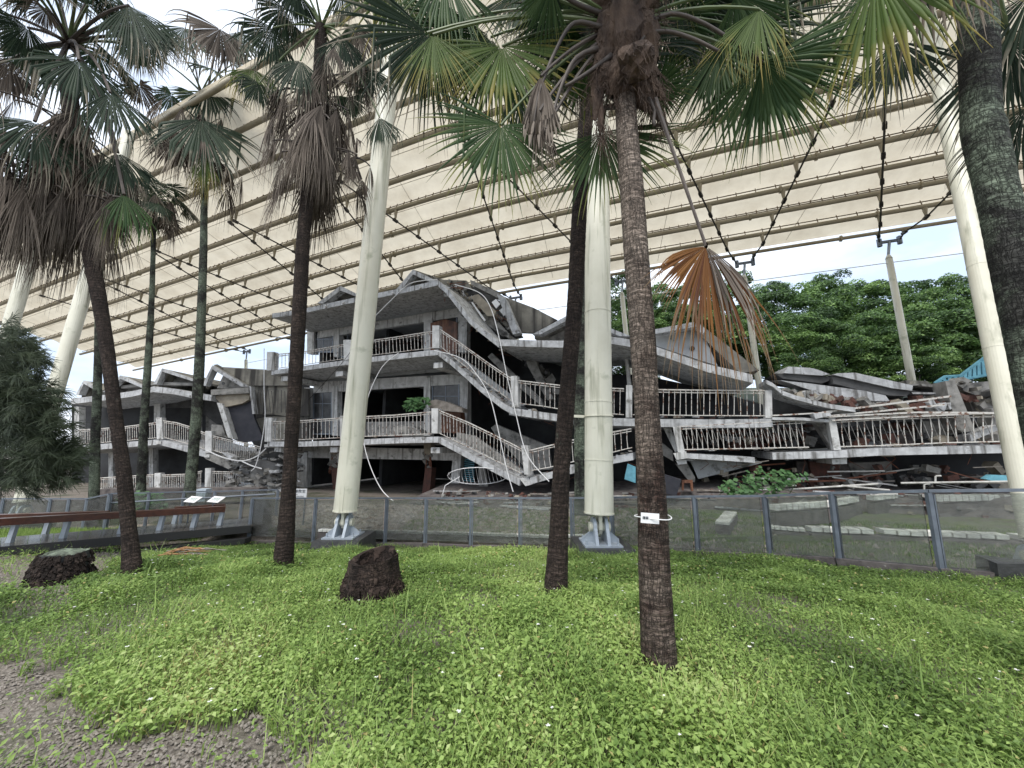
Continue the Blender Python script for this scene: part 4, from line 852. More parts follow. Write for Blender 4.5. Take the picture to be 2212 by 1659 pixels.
for x, y in ((1275,1430), (1345,1380)): MB().tube([FA.p(*c6(x, y+45), -.9), FA.p(*c6(x, y+5), -.9), FA.p(*c6(x+10, y), -.9), FA.p(*c6(x+35, y), -.9)][::-1], .02, 6).build('white_pipe', M['pipew'], bank)
# brick remnants and dark walls below the pancake
slab('wall_remnant', M['stone'], mainb, FA, [c6(480,1290), c6(800,1300), c6(830,1430), c6(500,1450)], 1.6, .4)
slab('brick_wall_remnant', M['brickr'], mainb, FA, [c6(560,1290), c6(740,1300), c6(760,1420), c6(580,1440)], 1.4, .3)
slab('wall_remnant', M['conc'], mainb, FA, [c6(800,1300), c6(1070,1290), c6(1085,1440), c6(850,1420)], 1.7, .3)
slab('fallen_soffit', M['soffit'], mainb, FA, [c5(1440,1260), c5(1896,1290), c5(1896,1300), c5(1500,1400)], .6, 1.2)
bt = MB(); 
# green chalkboards / desk lids leaning by the mast
def item(name, label, cat, pts, o, th, m, P=FA, group=None):
    ob = slab(name, M[m], None, P, pts, o, th); ob['label'] = label; ob['category'] = cat
    if group: ob['group'] = group
    return ob
item('slate_board', 'scratched dark blue panel lying tilted right of the nearest palm trunk', 'panel', [c5(1278,1370), c5(1395,1405), c5(1365,1505), c5(1290,1490)], -.6, .35, 'board')
item('blue_board', 'small pale blue board leaning just left of the nearest palm trunk', 'panel', [c5(1060,1305), c5(1110,1325), c5(1110,1425), c5(1040,1400)], -.4, .12, 'blue')
item('wooden_stool', 'red-brown wooden stool frame lying by the dark blue panel', 'stool', [c5(1398,1410), c5(1465,1408), c5(1470,1475), c5(1455,1475), c5(1450,1425), c5(1412,1425), c5(1410,1470), c5(1398,1470)], -.3, .25, 'wood')
item('roof_sheet', 'light blue corrugated sheet lying on the rubble at the right', 'sheet', [c6(1660,1400), c6(1700,1375), c6(1830,1380), c6(1830,1410), c6(1700,1412)], -.6, .2, 'blue')
item('timber_pile', 'stack of grey roof timbers on the first-floor balcony beside the cupboard', 'timber', [c4(1090,915), c4(1130,905), c4(1180,915), c4(1295,960), c4(1298,985), c4(1180,975), c4(1085,955)], .9, .5, 'wood2')
item('rubble_pile', 'small heap of pale rubble on the first-floor balcony', 'rubble', [c4(860,1105), c4(880,1075), c4(930,1070), c4(985,1072), c4(1030,1095), c4(1040,1115)], 1.0, .5, 'conc')
# bent white mesh frame and looping cables
fr = MB(); ring = []
for k in range(25):
    a = 2*math.pi*k/24; ring.append(FA.p(*c4(1390+185*math.cos(a), 1380+52*math.sin(a)), .3+.35*math.sin(a)))
fr.tube(ring, .018, 5)
for k in range(-7, 8):
    x = 1390+k*24; h = 50*math.sqrt(max(0, 1-(k*24/185)**2)); fr.tube([FA.p(*c4(x-10, 1380-h), .1), FA.p(*c4(x, 1380+8), .6), FA.p(*c4(x+10, 1380+h), .5)], .008, 4)
fr.tube([FA.p(*c4(1280,1385), -.2), FA.p(*c4(1190,1440), -.2), FA.p(*c4(1160,1540), -.2)], .02, 5)
o = fr.build('bent_wire_frame', M['white']); o['label'] = 'bent white wire mesh frame hanging under the broken first-floor balcony'; o['category'] = 'wire frame'
def cable(pts, o_, lab, rad=.018, P=FA, m='white'):
    pp = [Vector(P.p(x, y, o_)) for x, y in pts]; out = []
    for i in range(len(pp)-1):
        p0, p1, p2, p3 = pp[max(i-1,0)], pp[i], pp[i+1], pp[min(i+2,len(pp)-1)]
        for k in range(6):
            t = k/6; out.append(.5*((2*p1)+(p2-p0)*t+(2*p0-5*p1+4*p2-p3)*t*t+(-p0+3*p1-3*p2+p3)*t**3))
    out.append(pp[-1]); ob = MB().tube(out, rad, 5).build('loose_cable', M[m]); ob['label'] = lab; ob['category'] = 'cable'; return ob
cable([c4(*q) for q in ((900,615),(800,700),(720,860),(685,1010),(680,1150),(720,1310),(790,1460),(870,1540))], -.35, 'pale loose cable bowing down from the upper balcony just right of the leaning mast')
cable([c4(*q) for q in ((1120,600),(1290,650),(1400,770),(1470,900),(1520,1100),(1570,1330),(1612,1480))], -.35, 'pale loose cable hanging from the upper balcony corner to the ground')
cable([c4(*q) for q in ((1250,190),(1400,240),(1470,330),(1520,500),(1570,740),(1630,1000),(1700,1250),(1835,1415))], -.45, 'long pale cable dangling from the broken roof over both lower balconies')
cable([c4(*q) for q in ((755,385),(850,290),(960,190),(1060,165),(1140,160))], -.4, 'pale cable looping up from the leaning mast to the roof corner')
cable([c4(*q) for q in ((275,975),(420,820),(585,630),(700,430))], -.2, 'thin dark cable slanting across the upper storeys of the standing end', .012, m='cable')
# green plants on the ruin
def leafy(name, label, pts, n, size, parent_plane=FA, o_=0, depth_=.6, m='vine', cat='plant'):
    V, F = [], []; xs = [p[0] for p in pts]; ys = [p[1] for p in pts]
    def inside(x, y):
        c = False; j = len(pts)-1
        for i in range(len(pts)):
            if (pts[i][1] > y) != (pts[j][1] > y) and x < (pts[j][0]-pts[i][0])*(y-pts[i][1])/(pts[j][1]-pts[i][1])+pts[i][0]: c = not c
            j = i
        return c
    mb_ = MB(); k = 0
    while k < n:
        x, y = random.uniform(min(xs), max(xs)), random.uniform(min(ys), max(ys))
        if not inside(x, y): continue
        k += 1; c = parent_plane.p(x, y, o_-random.random()*depth_); s_ = size*random.uniform(.6, 1.2)
        d = Vector((random.uniform(-1,1), random.uniform(-.6,.1), random.uniform(-.7,.2))).normalized(); w = Vector((random.uniform(-.4,.4), -random.uniform(.4,1), 1)).normalized().cross(d).normalized()
        b = len(mb_.v); mb_.v += [c, c+d*s_*.3+w*s_*.5, c+d*s_*.8+w*s_*.3, c+d*s_*1.1, c+d*s_*.8-w*s_*.3, c+d*s_*.3-w*s_*.5]; mb_.f.append((b, b+1, b+2, b+3, b+4, b+5))
    for i in range(8):
        x0, x1 = random.uniform(min(xs), max(xs)), random.uniform(min(xs), max(xs)); mb_.bar(parent_plane.p(x0, max(ys), o_), parent_plane.p((x0+x1)/2, min(ys)*.4+max(ys)*.6, o_-depth_/2), .012)
    ob = mb_.build(name, M[m]); ob['label'] = label; ob['category'] = cat; return ob
leafy('climbing_plant', 'broad-leaved green vine sprawling over the rubble under the crossed railing', [c6(-10,1450), c6(60,1400), c6(130,1395), c6(190,1350), c6(260,1318), c6(330,1335), c6(400,1345), c6(470,1365), c6(540,1350), c6(560,1375), c6(500,1420), c6(420,1440), c6(400,1490), c6(200,1500), c6(60,1490)], 300, .125, o_=-.8, depth_=.8)
leafy('small_shrub', 'small green shrub growing on the first-floor balcony', [c4(932,940), c4(960,900), c4(1030,888), c4(1100,900), c4(1085,940), c4(1030,960), c4(960,970)], 170, .15, o_=.7, depth_=.5)
leafy('wall_shrub', 'yellow-green bush behind the glass balustrade at left', [(252,1085),(262,1068),(300,1062),(350,1066),(362,1085),(355,1100),(262,1104)], 300, .12, parent_plane=NO, o_=-7, depth_=.5)
# blue stair railing at the far right
bs = thing('blue_stair_railing', 'light blue steel stair railing above the ruin at the right edge', 'railing', FA.p(*c6(1500,800), 2))
st_ = [c6(1340,805), c6(1400,765), c6(1500,758), c6(1690,615), c6(1800,535)]; sb_ = [c6(1345,812), c6(1410,795), c6(1500,785), c6(1700,745), c6(1810,690)]
MB().tube([FA.p(x, y, 2) for x, y in st_], .05, 6).build('top_rail', M['blue'], bs); MB().tube([FA.p(x, y, 2) for x, y in sb_], .05, 6).build('bottom_rail', M['blue'], bs)
Tt = [FA.p(x, y, 2) for x, y in st_]; Bb = [FA.p(x, y, 2) for x, y in sb_]
for i in range(1, 16): MB().bar(poly_at(Tt, i/16), poly_at(Bb, i/16), .07).build('baluster', M['blue'], bs)
# ================================================================ north (left) school block
north = thing('damaged_school_block', 'two-storey grey school block at left with broken roof, leaning blackboard wall and sagging balconies', 'building', NO.S(-14, 3, -.6))
strip('roof_slab', M['edge'], north, NO, [c3l(388,510), c3l(600,487), c3l(720,470), c3l(838,444), c3l(960,458), c3l(1060,480), c3l(1152,492)], -.2, 2.6, .30)
strip('roof_slab', M['soffit'], north, NO, [c3l(388,516), c3l(838,452), c3l(1152,500)], 2.5, 7, .25)
slab('roof_parapet', M['conc'], north, NO, [c3l(660,455), c3l(838,436), c3l(1050,440), c3l(1050,425), c3l(850,420), c3l(660,440)], 1.0, .3)
gable(north, NO, c3l(412,490), c3l(455,412), c3l(530,460), .6, 7, th=6)
gable(north, NO, c3l(560,475), c3l(655,385), c3l(800,452), .6, 7, th=6)
gable(north, NO, c3l(835,432), c3l(882,346), c3l(1080,415), .6, 7, th=6)
gable(north, NO, c3l(1100,440), c3l(1155,330), c3l(1350,445), .4, .5, th=7, hole=True)
slab('gable_roof', M['roofc'], north, NO, [c8(385,240), c8(440,270), c8(1020,305), c8(1200,465), c8(710,465)], .9, .3, dz=.1)
slab('roof_plate', M['roofc'], north, NO, [c8(785,470), c8(1180,475), c8(1420,500), c8(1420,800), c8(1180,800), c8(1050,780), c8(815,775)], 1.1, .25); slab('inner_wall', M['concd'], north, NO, [c8(785,440), c8(1420,440), c8(1420,1560), c8(1000,1400), c8(760,1000)], 3.0, .2)
slab('roof_plate', M['edge'], north, NO, [c8(778,470), c8(795,470), c8(835,770), c8(812,775)], -.25, .3)
slab('roof_plate', M['roofc'], north, NO, [c8(835,830), c8(1000,800), c8(1420,815), c8(1420,1150), c8(1010,1140), c8(960,1060)], 1.0, .4)
for i in range(10): 
    x = 840+i*36; MB().bar(NO.p(*c8(x, 520+rnd.uniform(-10,10)), -.13), NO.p(*c8(x+rnd.uniform(-20,30), 760), -.13), .02, .02).build('crack_ridge', M['concd'], north)
MB().prism([NO.p(*c8(x, y), .3) for x, y in ((500,700),(790,610),(835,830),(935,1060),(700,1085),(600,1050))], NO.n*.15).build('blackboard', M['board'], north)
slab('plaster_wall', M['plaster'], north, NO, [c8(380,580), c8(600,556), c8(790,560), c8(770,620), c8(700,660), c8(560,690), c8(490,700), c8(440,630)], .1, .25)
slab('leaning_pillar', M['paint'], north, NO, [c8(425,650), c8(482,660), c8(605,1050), c8(545,1030)], -.05, .4)
slab('broken_beam', M['conc'], north, NO, [c8(360,510), c8(770,485), c8(770,548), c8(360,570)], -.1, .6)
slab('wall_remnant', M['conc'], north, NO, [c8(365,885), c8(480,900), c8(520,1010), c8(540,1035), c8(360,990)], .6, .3)
# walls and pillars
for a in ((405,555,430,760), (838,500,872,640), (1050,500,1075,690), (590,800,614,1010), (810,760,832,1010)): slab('pillar', M['paint'], north, NO, [c3l(a[0],a[1]), c3l(a[2],a[1]), c3l(a[2],a[3]), c3l(a[0],a[3])], 2.2, .35)
slab('inner_wall', M['wallin'], north, NO, [c3l(390,520), c3l(840,480), c3l(1160,500), c3l(1250,700), c3l(1300,1040), c3l(390,1040)], 4.5, .2)
slab('inner_wall', M['concd'], north, NO, [c3l(870,500), c3l(1180,505), c3l(1210,640), c3l(1180,650), c3l(1060,560), c3l(870,560)], 2.6, .2)
slab('inner_wall', M['conc'], north, NO, [c3l(1120,520), c3l(1185,560), c3l(1210,660), c3l(1120,700)], 2.9, .2)
strip('floor_slab', M['edge'], north, NO, [c3l(320,785), c3l(430,768), c3l(650,750), c3l(868,732), c3l(960,755), c3l(1120,800)], 0, 4.4, .28)
strip('floor_slab', M['conc'], north, NO, [c3l(1120,800), c3l(1210,840), c3l(1330,895), c3l(1420,925)], 0, 4.0, .35)
for x, y in ((862,742), (1125,815), (1452,760)): slab('bracket_beam', M['paint'], north, NO, [c3l(x-14,y), c3l(x+14,y), c3l(x+14,y+16), c3l(x-14,y+16)], -.05, 1.5)
railing(north, NO, [c3l(432,682), c3l(650,668), c3l(850,642)], [c3l(432,765), c3l(650,748), c3l(850,730)], .05, 34)
post(north, NO, 343,902, 345,949, 13); post(north, NO, 450,931, 450,978, 14)
railing(north, NO, [c3l(888,632), c3l(960,642), c3l(1045,668), c3l(1118,700)], [c3l(888,727), c3l(960,745), c3l(1045,768), c3l(1118,792)], .05, 20)
railing(north, NO, [(458,941),(490,949),(530,957),(563,966)], [(457,974),(490,984),(530,993),(560,1000)], .05, 22, bend=.03)
for a in ((842,917,1008),(1118,890,1006)): post(north, NO, a[0]*.3968+6, 658.3+a[1]*.3968, a[0]*.3968+5, 658.3+a[2]*.3968, 13)
railing(north, NO, [c3l(525,945), c3l(838,925)], [c3l(525,1008), c3l(838,1006)], .05, 30)
railing(north, NO, [c3l(875,928), c3l(1030,922), c3l(1100,905)], [c3l(875,1004), c3l(1100,1002)], .05, 22)
railing(north, NO, [c3l(1140,908), c3l(1330,912)], [c3l(1140,1000), c3l(1330,1004)], .05, 18, bend=.02)
strip('floor_slab', M['edge'], north, NO, [c3l(320,1022), c3l(850,1012), c3l(1500,1006)], -.1, 4.4, .16)
# rubble spilled between the two blocks
slab('fallen_slab', M['conc'], north, NO, [c8(480,1220), c8(700,1270), c8(900,1290), c8(1100,1380), c8(1100,1480), c8(880,1560), c8(700,1480), c8(560,1330)], -.1, .8)
slab('fallen_slab', M['concd'], north, NO, [c8(640,1330), c8(900,1270), c8(1110,1330), c8(1110,1400), c8(760,1340)], -.4, .5)
slab('fallen_slab', M['edge'], north, NO, [c8(470,1190), c8(560,1215), c8(680,1300), c8(620,1310), c8(520,1230)], -.4, .4)
pile = thing('rubble_pile', 'steep pile of broken slabs between the two school blocks', 'rubble', NO.S(-12, 0, -.6))
for i in range(150):
    x, y = rnd.uniform(560,1330), rnd.uniform(1100,1640); 
    if y < 1100+(1000-x)*.25+60: y += 150
    s_ = rnd.uniform(.1,.5); MB().chunk(NO.p(*c8(x, y), -.5+rnd.random()*.8), [s_, s_*.7, s_*.3], Matrix.Rotation(rnd.uniform(-.5,.6), 3, 'Y') @ Matrix.Rotation(rnd.random(), 3, 'Z'), rnd=rnd).build('slab_fragment', M[rnd.choice(['conc','conc','edge','concd','roofc'])], pile)
cable([c8(*q) for q in ((940,60),(940,500),(950,800),(910,1100),(850,1330),(800,1395))], -.6, 'pale cable hanging vertically between the two school blocks', .02, NO)
cable([c8(*q) for q in ((310,1170),(500,1250),(700,1285),(850,1240),(960,1150))], -.5, 'pale cable sagging under the broken balcony of the left block', .03, NO)
cable([c8(*q) for q in ((700,1290),(810,1340),(915,1370))], -.5, 'short pale pipe end sticking out of the rubble between the blocks', .03, NO)
# ================================================================ palms
def densify(P, Rr, step):
    out, rr = [], []
    for i in range(len(P)-1):
        p0, p1, p2, p3 = P[max(i-1,0)], P[i], P[i+1], P[min(i+2,len(P)-1)]
        n = max(1, int((p2-p1).length/step))
        for k in range(n):
            t = k/n; out.append(.5*((2*p1)+(p2-p0)*t+(2*p0-5*p1+4*p2-p3)*t*t+(-p0+3*p1-3*p2+p3)*t**3)); rr.append(lerp(Rr[i], Rr[i+1], t))
    out.append(P[-1]); rr.append(Rr[-1]); return out, rr
def palm(label, path, Y0, Y1, m, group='fan palms standing in the grass', step=.035, nseg=24, ring=.035, name='palm_tree'):
    """path = [(px, py, width px)] from base to top"""
    P, Rr = [], []
    for i, (x, y, w) in enumerate(path):
        Y = lerp(Y0, Y1, i/(len(path)-1)); p = at(x, y, Y); P.append(p); Rr.append(w/2*depth(p)/FPX*math.cos(math.atan((x-CXP)/FPX)))
    base = P[0].copy(); t = thing(name, label, 'palm tree', base, group)
    d0 = (P[0]-P[1]).normalized(); P.insert(0, P[0]+d0*.35); Rr.insert(0, Rr[0]*1.3)
    pp, rr = densify(P, Rr, step); sd_ = random.random()*50
    rr = [r*(1+ring*abs(math.sin(i*1.15+noise.noise(Vector((i*.13, sd_, 0)))*3))+.035*noise.noise(Vector((i*step*1.6, sd_, 5)))) for i, r in enumerate(rr)]
    def wob(L, a): return .035*noise.noise(Vector((math.cos(a)*1.5, math.sin(a)*1.5, L*1.2+sd_)))+.02*noise.noise(Vector((math.cos(a)*5, math.sin(a)*5, L*9+sd_)))
    MB().tube(pp, rr, nseg, uvs=True, wob=wob).build('trunk', M[m], t, smooth=True)
    return t, P[-1], Rr[-1]
def frond(parent, crown, hub, axis, L, spread=115, nseg=44, droop=.25, m='fg', fused=.5, width=1.0, nrm=None, pet='petg', curl=.0, side=.82, rnd=RNG, petr=.014, arch=.18, fold=.0):
    crown, hub, axis = Vector(crown), Vector(hub), Vector(axis).normalized()
    view = (Vector(nrm) if nrm is not None else (Vector((0, 0, EYE))-hub)).normalized()
    b = axis.cross(view)
    if b.length < .05: b = axis.cross(Vector((1, 0, 0)))
    b.normalize(); nn = b.cross(axis).normalized()
    a, bb, nv = [np.array(v) for v in (axis, b, nn)]
    th = np.radians(np.linspace(-spread, spread, nseg)+rnd.uniform(-.6, .6, nseg))
    rel = np.abs(th)/np.radians(spread)
    Ls = L*(1-(1-side)*rel**1.5)*rnd.uniform(.90, 1.08, nseg)
    rs = np.array([.03, .16, .32, fused, .62, .74, .84, .93, 1.0]); K = len(rs)
    fd = fold*np.abs(np.sin(th))
    D = np.cos(th)[:, None]*a+np.sin(th)[:, None]*bb-nv[None]*(fd[:, None]+rnd.uniform(-.05, .05, (nseg, 1)))
    D /= np.linalg.norm(D, axis=1, keepdims=True)
    down = np.array([0, 0, -1.0]); P = np.zeros((nseg, K, 3)); pos = np.tile(np.array(hub), (nseg, 1)).astype(float)
    cd = D.copy(); prev = 0; dr = droop*rnd.uniform(.5, 1.6, nseg)
    brk = rnd.random(nseg) < curl; 
    dirs = np.zeros((nseg, K, 3))
    for k in range(K):
        w = np.clip(dr*rs[k]**2*1.6+np.where(brk & (rs[k] > .6), .9, 0), 0, 1)[:, None]
        cd = D*(1-w)+down*w; cd /= np.linalg.norm(cd, axis=1, keepdims=True)
        pos = pos+cd*((rs[k]-prev)*Ls)[:, None]; P[:, k] = pos; dirs[:, k] = cd; prev = rs[k]
    dth = np.radians(2*spread/nseg)
    hw = np.zeros((nseg, K))
    for k in range(K):
        r = rs[k]; full = np.tan(dth/2)*r*L*1.02
        hw[:, k] = full if r <= fused else np.tan(dth/2)*L*fused*1.02*max(.08, 1-((r-fused)/(1-fused))**1.1)*.66
    hw *= width
    S = np.cross(dirs, nv[None, None]); S /= np.maximum(1e-6, np.linalg.norm(S, axis=2, keepdims=True))
    pl = np.minimum(.4*hw, .012)[..., None]*nv
    A = P-S*hw[..., None]-pl; C = P+S*hw[..., None]-pl; Bm = P+pl
    V = np.stack([A, Bm, C], axis=2).reshape(-1, 3)
    i, k = np.meshgrid(np.arange(nseg), np.arange(K-1), indexing='ij'); base = (i*K+k)*3
    F = np.stack([np.stack([base, base+1, base+4, base+3], -1), np.stack([base+1, base+2, base+5, base+4], -1)], 2).reshape(-1, 4)
    ru = rnd.random(nseg)
    UV = np.stack([np.repeat(ru, K*3), np.tile(np.repeat(rs, 3), nseg)], -1)
    ob = np_mesh('frond', V, F, M[m], parent, UV)
    mid = lerp(crown, hub, .5)+Vector((0, 0, (hub-crown).length*arch))
    pts = [crown*(1-t)**2+mid*2*t*(1-t)+hub*t*t for t in np.linspace(0, 1, 9)]
    MB().tube(pts, [petr*2.1, petr*1.7, petr*1.4]+[petr*1.2]*3+[petr]*3, 6).build('petiole', M[pet], ob)
    return ob
def fpx(parent, crown, hx, hy, tx, ty, Yh, Yt, **kw):
    h = at(hx, hy, Yh); tip = at(tx, ty, Yt); d = tip-h
    return frond(parent, crown, h, d, d.length*kw.pop('k', 1.0), **kw)
def sphere_dir(az, el): return Vector((math.cos(el)*math.cos(az), math.cos(el)*math.sin(az), math.sin(el)))
def crown_random(parent, top, n, L=.8, lp=(.6, 1.1), el=(-25, 75), ms=('fb', 'fg'), azr=(0, 360), petr=.012, nseg=32, curl=.15, seed=0):
    r = random.Random(seed); g = np.random.default_rng(seed)
    for i in range(n):
        az = R(lerp(azr[0], azr[1], (i*.618+r.random()*.1) % 1)); e = R(lerp(el[0], el[1], r.random())); l = r.uniform(*lp)
        d = sphere_dir(az, e); hub = top+d*l; ax = (d+Vector((0, 0, -.55-.3*r.random()))).normalized()
        up = (Vector((0, 0, 1))-ax*ax.z*1.0+d*.4)
        frond(parent, top, hub, ax, L*r.uniform(.85, 1.1), spread=r.uniform(85, 125), nseg=nseg, droop=r.uniform(.2, .5), m=r.choice(ms), nrm=up, curl=curl, rnd=g, petr=petr, fold=.25)
def skirt(parent, top, n, down=(.1, .9), rad=(.15, .5), L=(.7, 1.1), ms=('fd',), seed=0, nseg=20, azr=(0, 360), spread=(18, 42), droop=.5):
    r = random.Random(seed); g = np.random.default_rng(seed)
    for i in range(n):
        az = R(r.uniform(*azr)); q = r.uniform(*rad); z = r.uniform(*down)
        hub = top+Vector((math.cos(az)*q, math.sin(az)*q, -z)); ax = Vector((math.cos(az)*r.uniform(0, .55)+r.uniform(-.15,.15), math.sin(az)*r.uniform(0, .5), -1))
        frond(parent, top+Vector((0, 0, -z*.6)), hub, ax, r.uniform(L[0]*.6, L[1]*1.1), spread=r.uniform(*spread), nseg=nseg, droop=droop, m=r.choice(ms), nrm=Vector((math.cos(az+r.uniform(-.8,.8)), math.sin(az+r.uniform(-.8,.8)), .15)), rnd=g, pet='petb', petr=.012, curl=.15, fold=.5, fused=.36, width=1.05, arch=.3)
# ---------------- nearest palm, right of centre
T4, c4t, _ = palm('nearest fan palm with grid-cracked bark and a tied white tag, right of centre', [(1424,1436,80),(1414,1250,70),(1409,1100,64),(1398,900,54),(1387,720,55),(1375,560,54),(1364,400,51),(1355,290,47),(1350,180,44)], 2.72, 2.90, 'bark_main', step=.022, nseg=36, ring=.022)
cr = at(1348,60,2.92)
def f4(*a, **k):
    k.setdefault('nseg', 50); k.setdefault('m', 'fg'); k.setdefault('droop', .22); k.setdefault('petr', .012); return fpx(T4, cr, *a, **k)
f4(1085,100,1090,290,3.0,2.9, m='fy', spread=105); f4(1060,80,935,290,3.3,3.2, spread=75, curl=.2); f4(1082,270,1050,465,2.8,2.8, spread=112, m='fg', curl=.1)
f4(1300,285,1315,480,3.1,3.0, spread=85, m='fg'); f4(923,71,800,280,2.9,2.9, m='fb', spread=85, curl=.2); f4(935,75,960,235,2.8,2.8, m='fy', spread=50)
f4(860,-40,790,130,3.1,3.0, m='fy', spread=80, curl=.15); f4(960,-60,930,130,3.0,2.9, m='fg', spread=70, curl=.2); f4(1217,24,1060,90,3.0,3.0, spread=70, m='fb')
f4(1190,-30,1080,60,2.7,2.8, spread=90); f4(1648,135,1720,360,2.9,2.8, spread=85, m='fg', L=None) if False else f4(1648,135,1725,345,2.9,2.8, spread=88, m='fg', curl=.12)
f4(1553,111,1575,270,3.2,3.1, spread=80, m='fg'); f4(1418,190,1478,255,3.2,3.2, spread=120, m='fg', nseg=44); f4(1590,-10,1740,110,2.9,2.8, spread=80, m='fg', curl=.2)
f4(1500,-20,1660,60,3.3,3.2, spread=90, m='fb'); f4(1450,40,1540,170,3.5,3.4, spread=100, m='fg'); f4(1640,20,1590,190,2.7,2.7, spread=45, m='fy', curl=.4)
f4(1130,170,1230,330,3.8,3.8, spread=70, m='fb'); f4(1340,-90,1300,-220,2.9,2.9, spread=110); f4(1240,-60,1130,-150,3.0,3.0, spread=110); f4(1450,-90,1560,-190,3.0,3.0, spread=110)
f4(1300,130,1340,-60,3.4,3.4, spread=100, m='fb'); f4(1430,90,1475,-30,3.4,3.4, spread=100, m='fb')
f4(1648,135,1790,300,2.8,2.75, spread=55, m='fg', nseg=30); f4(1600,60,1700,270,3.1,3.0, spread=80, m='fb', curl=.3); f4(1560,-30,1640,140,3.4,3.3, spread=90, m='fb'); f4(1500,90,1540,210,3.7,3.7, spread=100, m='fb'); f4(1010,40,950,190,3.4,3.4, spread=80, m='fb', curl=.3)
f4(1120,-20,1150,120,3.5,3.5, spread=90, m='fb'); f4(1200,60,1180,190,3.7,3.7, spread=80, m='fb', curl=.3)
# dead folded leaf hanging left, with long strands
fpx(T4, cr, 1168,165,1160,330, 2.75,2.75, spread=26, m='fd', nseg=16, droop=.6, pet='petb', fused=.8, width=1.3); fpx(T4, cr, 1165,240,1172,475, 2.75,2.75, spread=14, m='fd', nseg=12, droop=.8, pet='petb', fused=.2)
fpx(T4, cr, 1180,280,1235,470, 2.75,2.75, spread=12, m='fd', nseg=9, droop=.6, pet='petb', fused=.2)
# broken orange frond
hub = at(1525,532,2.55); cr2 = at(1415,215,2.8)
ob = frond(T4, cr2, hub, at(1578,830,2.52)-hub, 1.16, spread=36, nseg=40, droop=.45, width=1.15, m='fo', nrm=(0,-1,.15), pet='petb', arch=0, petr=.012, curl=.05, fused=.45); ob['label'] = 'broken orange-brown dried frond hanging upside down'
frond(T4, hub-Vector((0,0,.0)), hub, at(1452,620,2.55)-hub, .58, spread=44, nseg=26, droop=.4, width=1.1, m='fo', nrm=(0,-1,.15), pet='petb', arch=0)
frond(T4, hub-Vector((0,0,.0)), hub, at(1640,680,2.5)-hub, .80, spread=22, nseg=16, droop=.6, m='fd', nrm=(0,-1,.15), pet='petb', arch=0)
# bare old petioles arching out
for pts in ([(1300,60),(1240,50),(1200,110),(1165,200),(1148,290)][:5], [(1290,105),(1245,125),(1215,180),(1195,245),(1187,283)], [(1320,120),(1280,150),(1250,170),(1222,186)], [(1395,55),(1450,30),(1520,50),(1600,100),(1648,135)], [(1390,75),(1440,68),(1500,85),(1555,112)], [(1300,30),(1240,5),(1190,-30),(1150,-60)], [(1400,215),(1415,240),(1412,260),(1414,272)]):
    P_ = [at(x, y, 2.82-.02*i) for i, (x, y) in enumerate(pts)]; q, rr_ = densify(P_, [.024, .018, .015, .013, .009][:len(P_)], .06); MB().tube(q, rr_, 8).build('bare_petiole', M['petb'], T4, smooth=True)
# fibre boots and matted fibre around the top of the trunk
def boots(parent, items, Y, seed):
    r = random.Random(seed)
    for (x, y, w, h, a) in items:
        p = at(x, y, Y); s_ = depth(p)/FPX; V = []; nu, nv_ = 14, 8; mb_ = MB()
        for j in range(nv_+1):
            for i in range(nu):
                th = 2*math.pi*i/nu; v = j/nv_; rr_ = math.sin(math.pi*min(.97, max(.04, v)))**.6
                q = Vector((math.cos(th)*w/2*s_*rr_, math.sin(th)*w/2*s_*rr_*.8, (v-.5)*h*s_)); q = Matrix.Rotation(R(a), 3, 'Y') @ q
                q += q.normalized()*noise.noise(q*14+Vector((x, y, 0)))*.07*w*s_*3; mb_.v.append(p+q)
        for j in range(nv_):
            for i in range(nu): mb_.f.append((j*nu+i, j*nu+(i+1) % nu, (j+1)*nu+(i+1) % nu, (j+1)*nu+i))
        for i in range(240):
            q = mb_.v[r.randrange(len(mb_.v))]; d = (q-p).normalized()*.5+Vector((r.uniform(-.5,.5), r.uniform(-.5,.5), -.7)); L = r.uniform(.03, .12)
            mb_.bar(q, q+d*L, .0025)
        mb_.build('fibre_mat', M['fibre'], parent)
boots(T4, [(1348,50,100,230,0),(1318,70,60,150,15),(1382,60,70,170,-18),(1330,160,46,110,10),(1300,165,34,110,22),(1385,200,44,90,-12),(1292,205,24,120,8),(1345,190,60,60,0),(1402,170,30,110,-30),(1325,-10,90,120,0),(1385,-20,90,120,0),(1310,110,40,110,30),(1392,120,40,110,-25),(1298,250,14,90,4),(1412,225,16,80,-10)], 2.86, 3)
boots(T4, [(1374,135,78,85,-35)], 2.68, 8)
crown_random(T4, at(1345,-10,2.9), 9, L=.75, lp=(.6,.95), el=(15, 80), ms=('fg','fb'), seed=5)
rs_ = random.Random(77)
for i in range(34):
    a = rs_.uniform(0, 6.28); y = rs_.uniform(-30, 215); w_ = lerp(.15, .10, y/215); p = at(1350, y, 2.88)+Vector((math.cos(a)*w_, math.sin(a)*w_, 0)); e = Vector((math.cos(a), math.sin(a), rs_.uniform(.5, 1.5))).normalized()
    L_ = rs_.uniform(.06, .20); MB().tube([p-e*.05, p+e*L_*.5, p+e*L_], [.030, .022, .013], 6).build('leaf_base', M[rs_.choice(['petb','fibre','petb'])], T4)
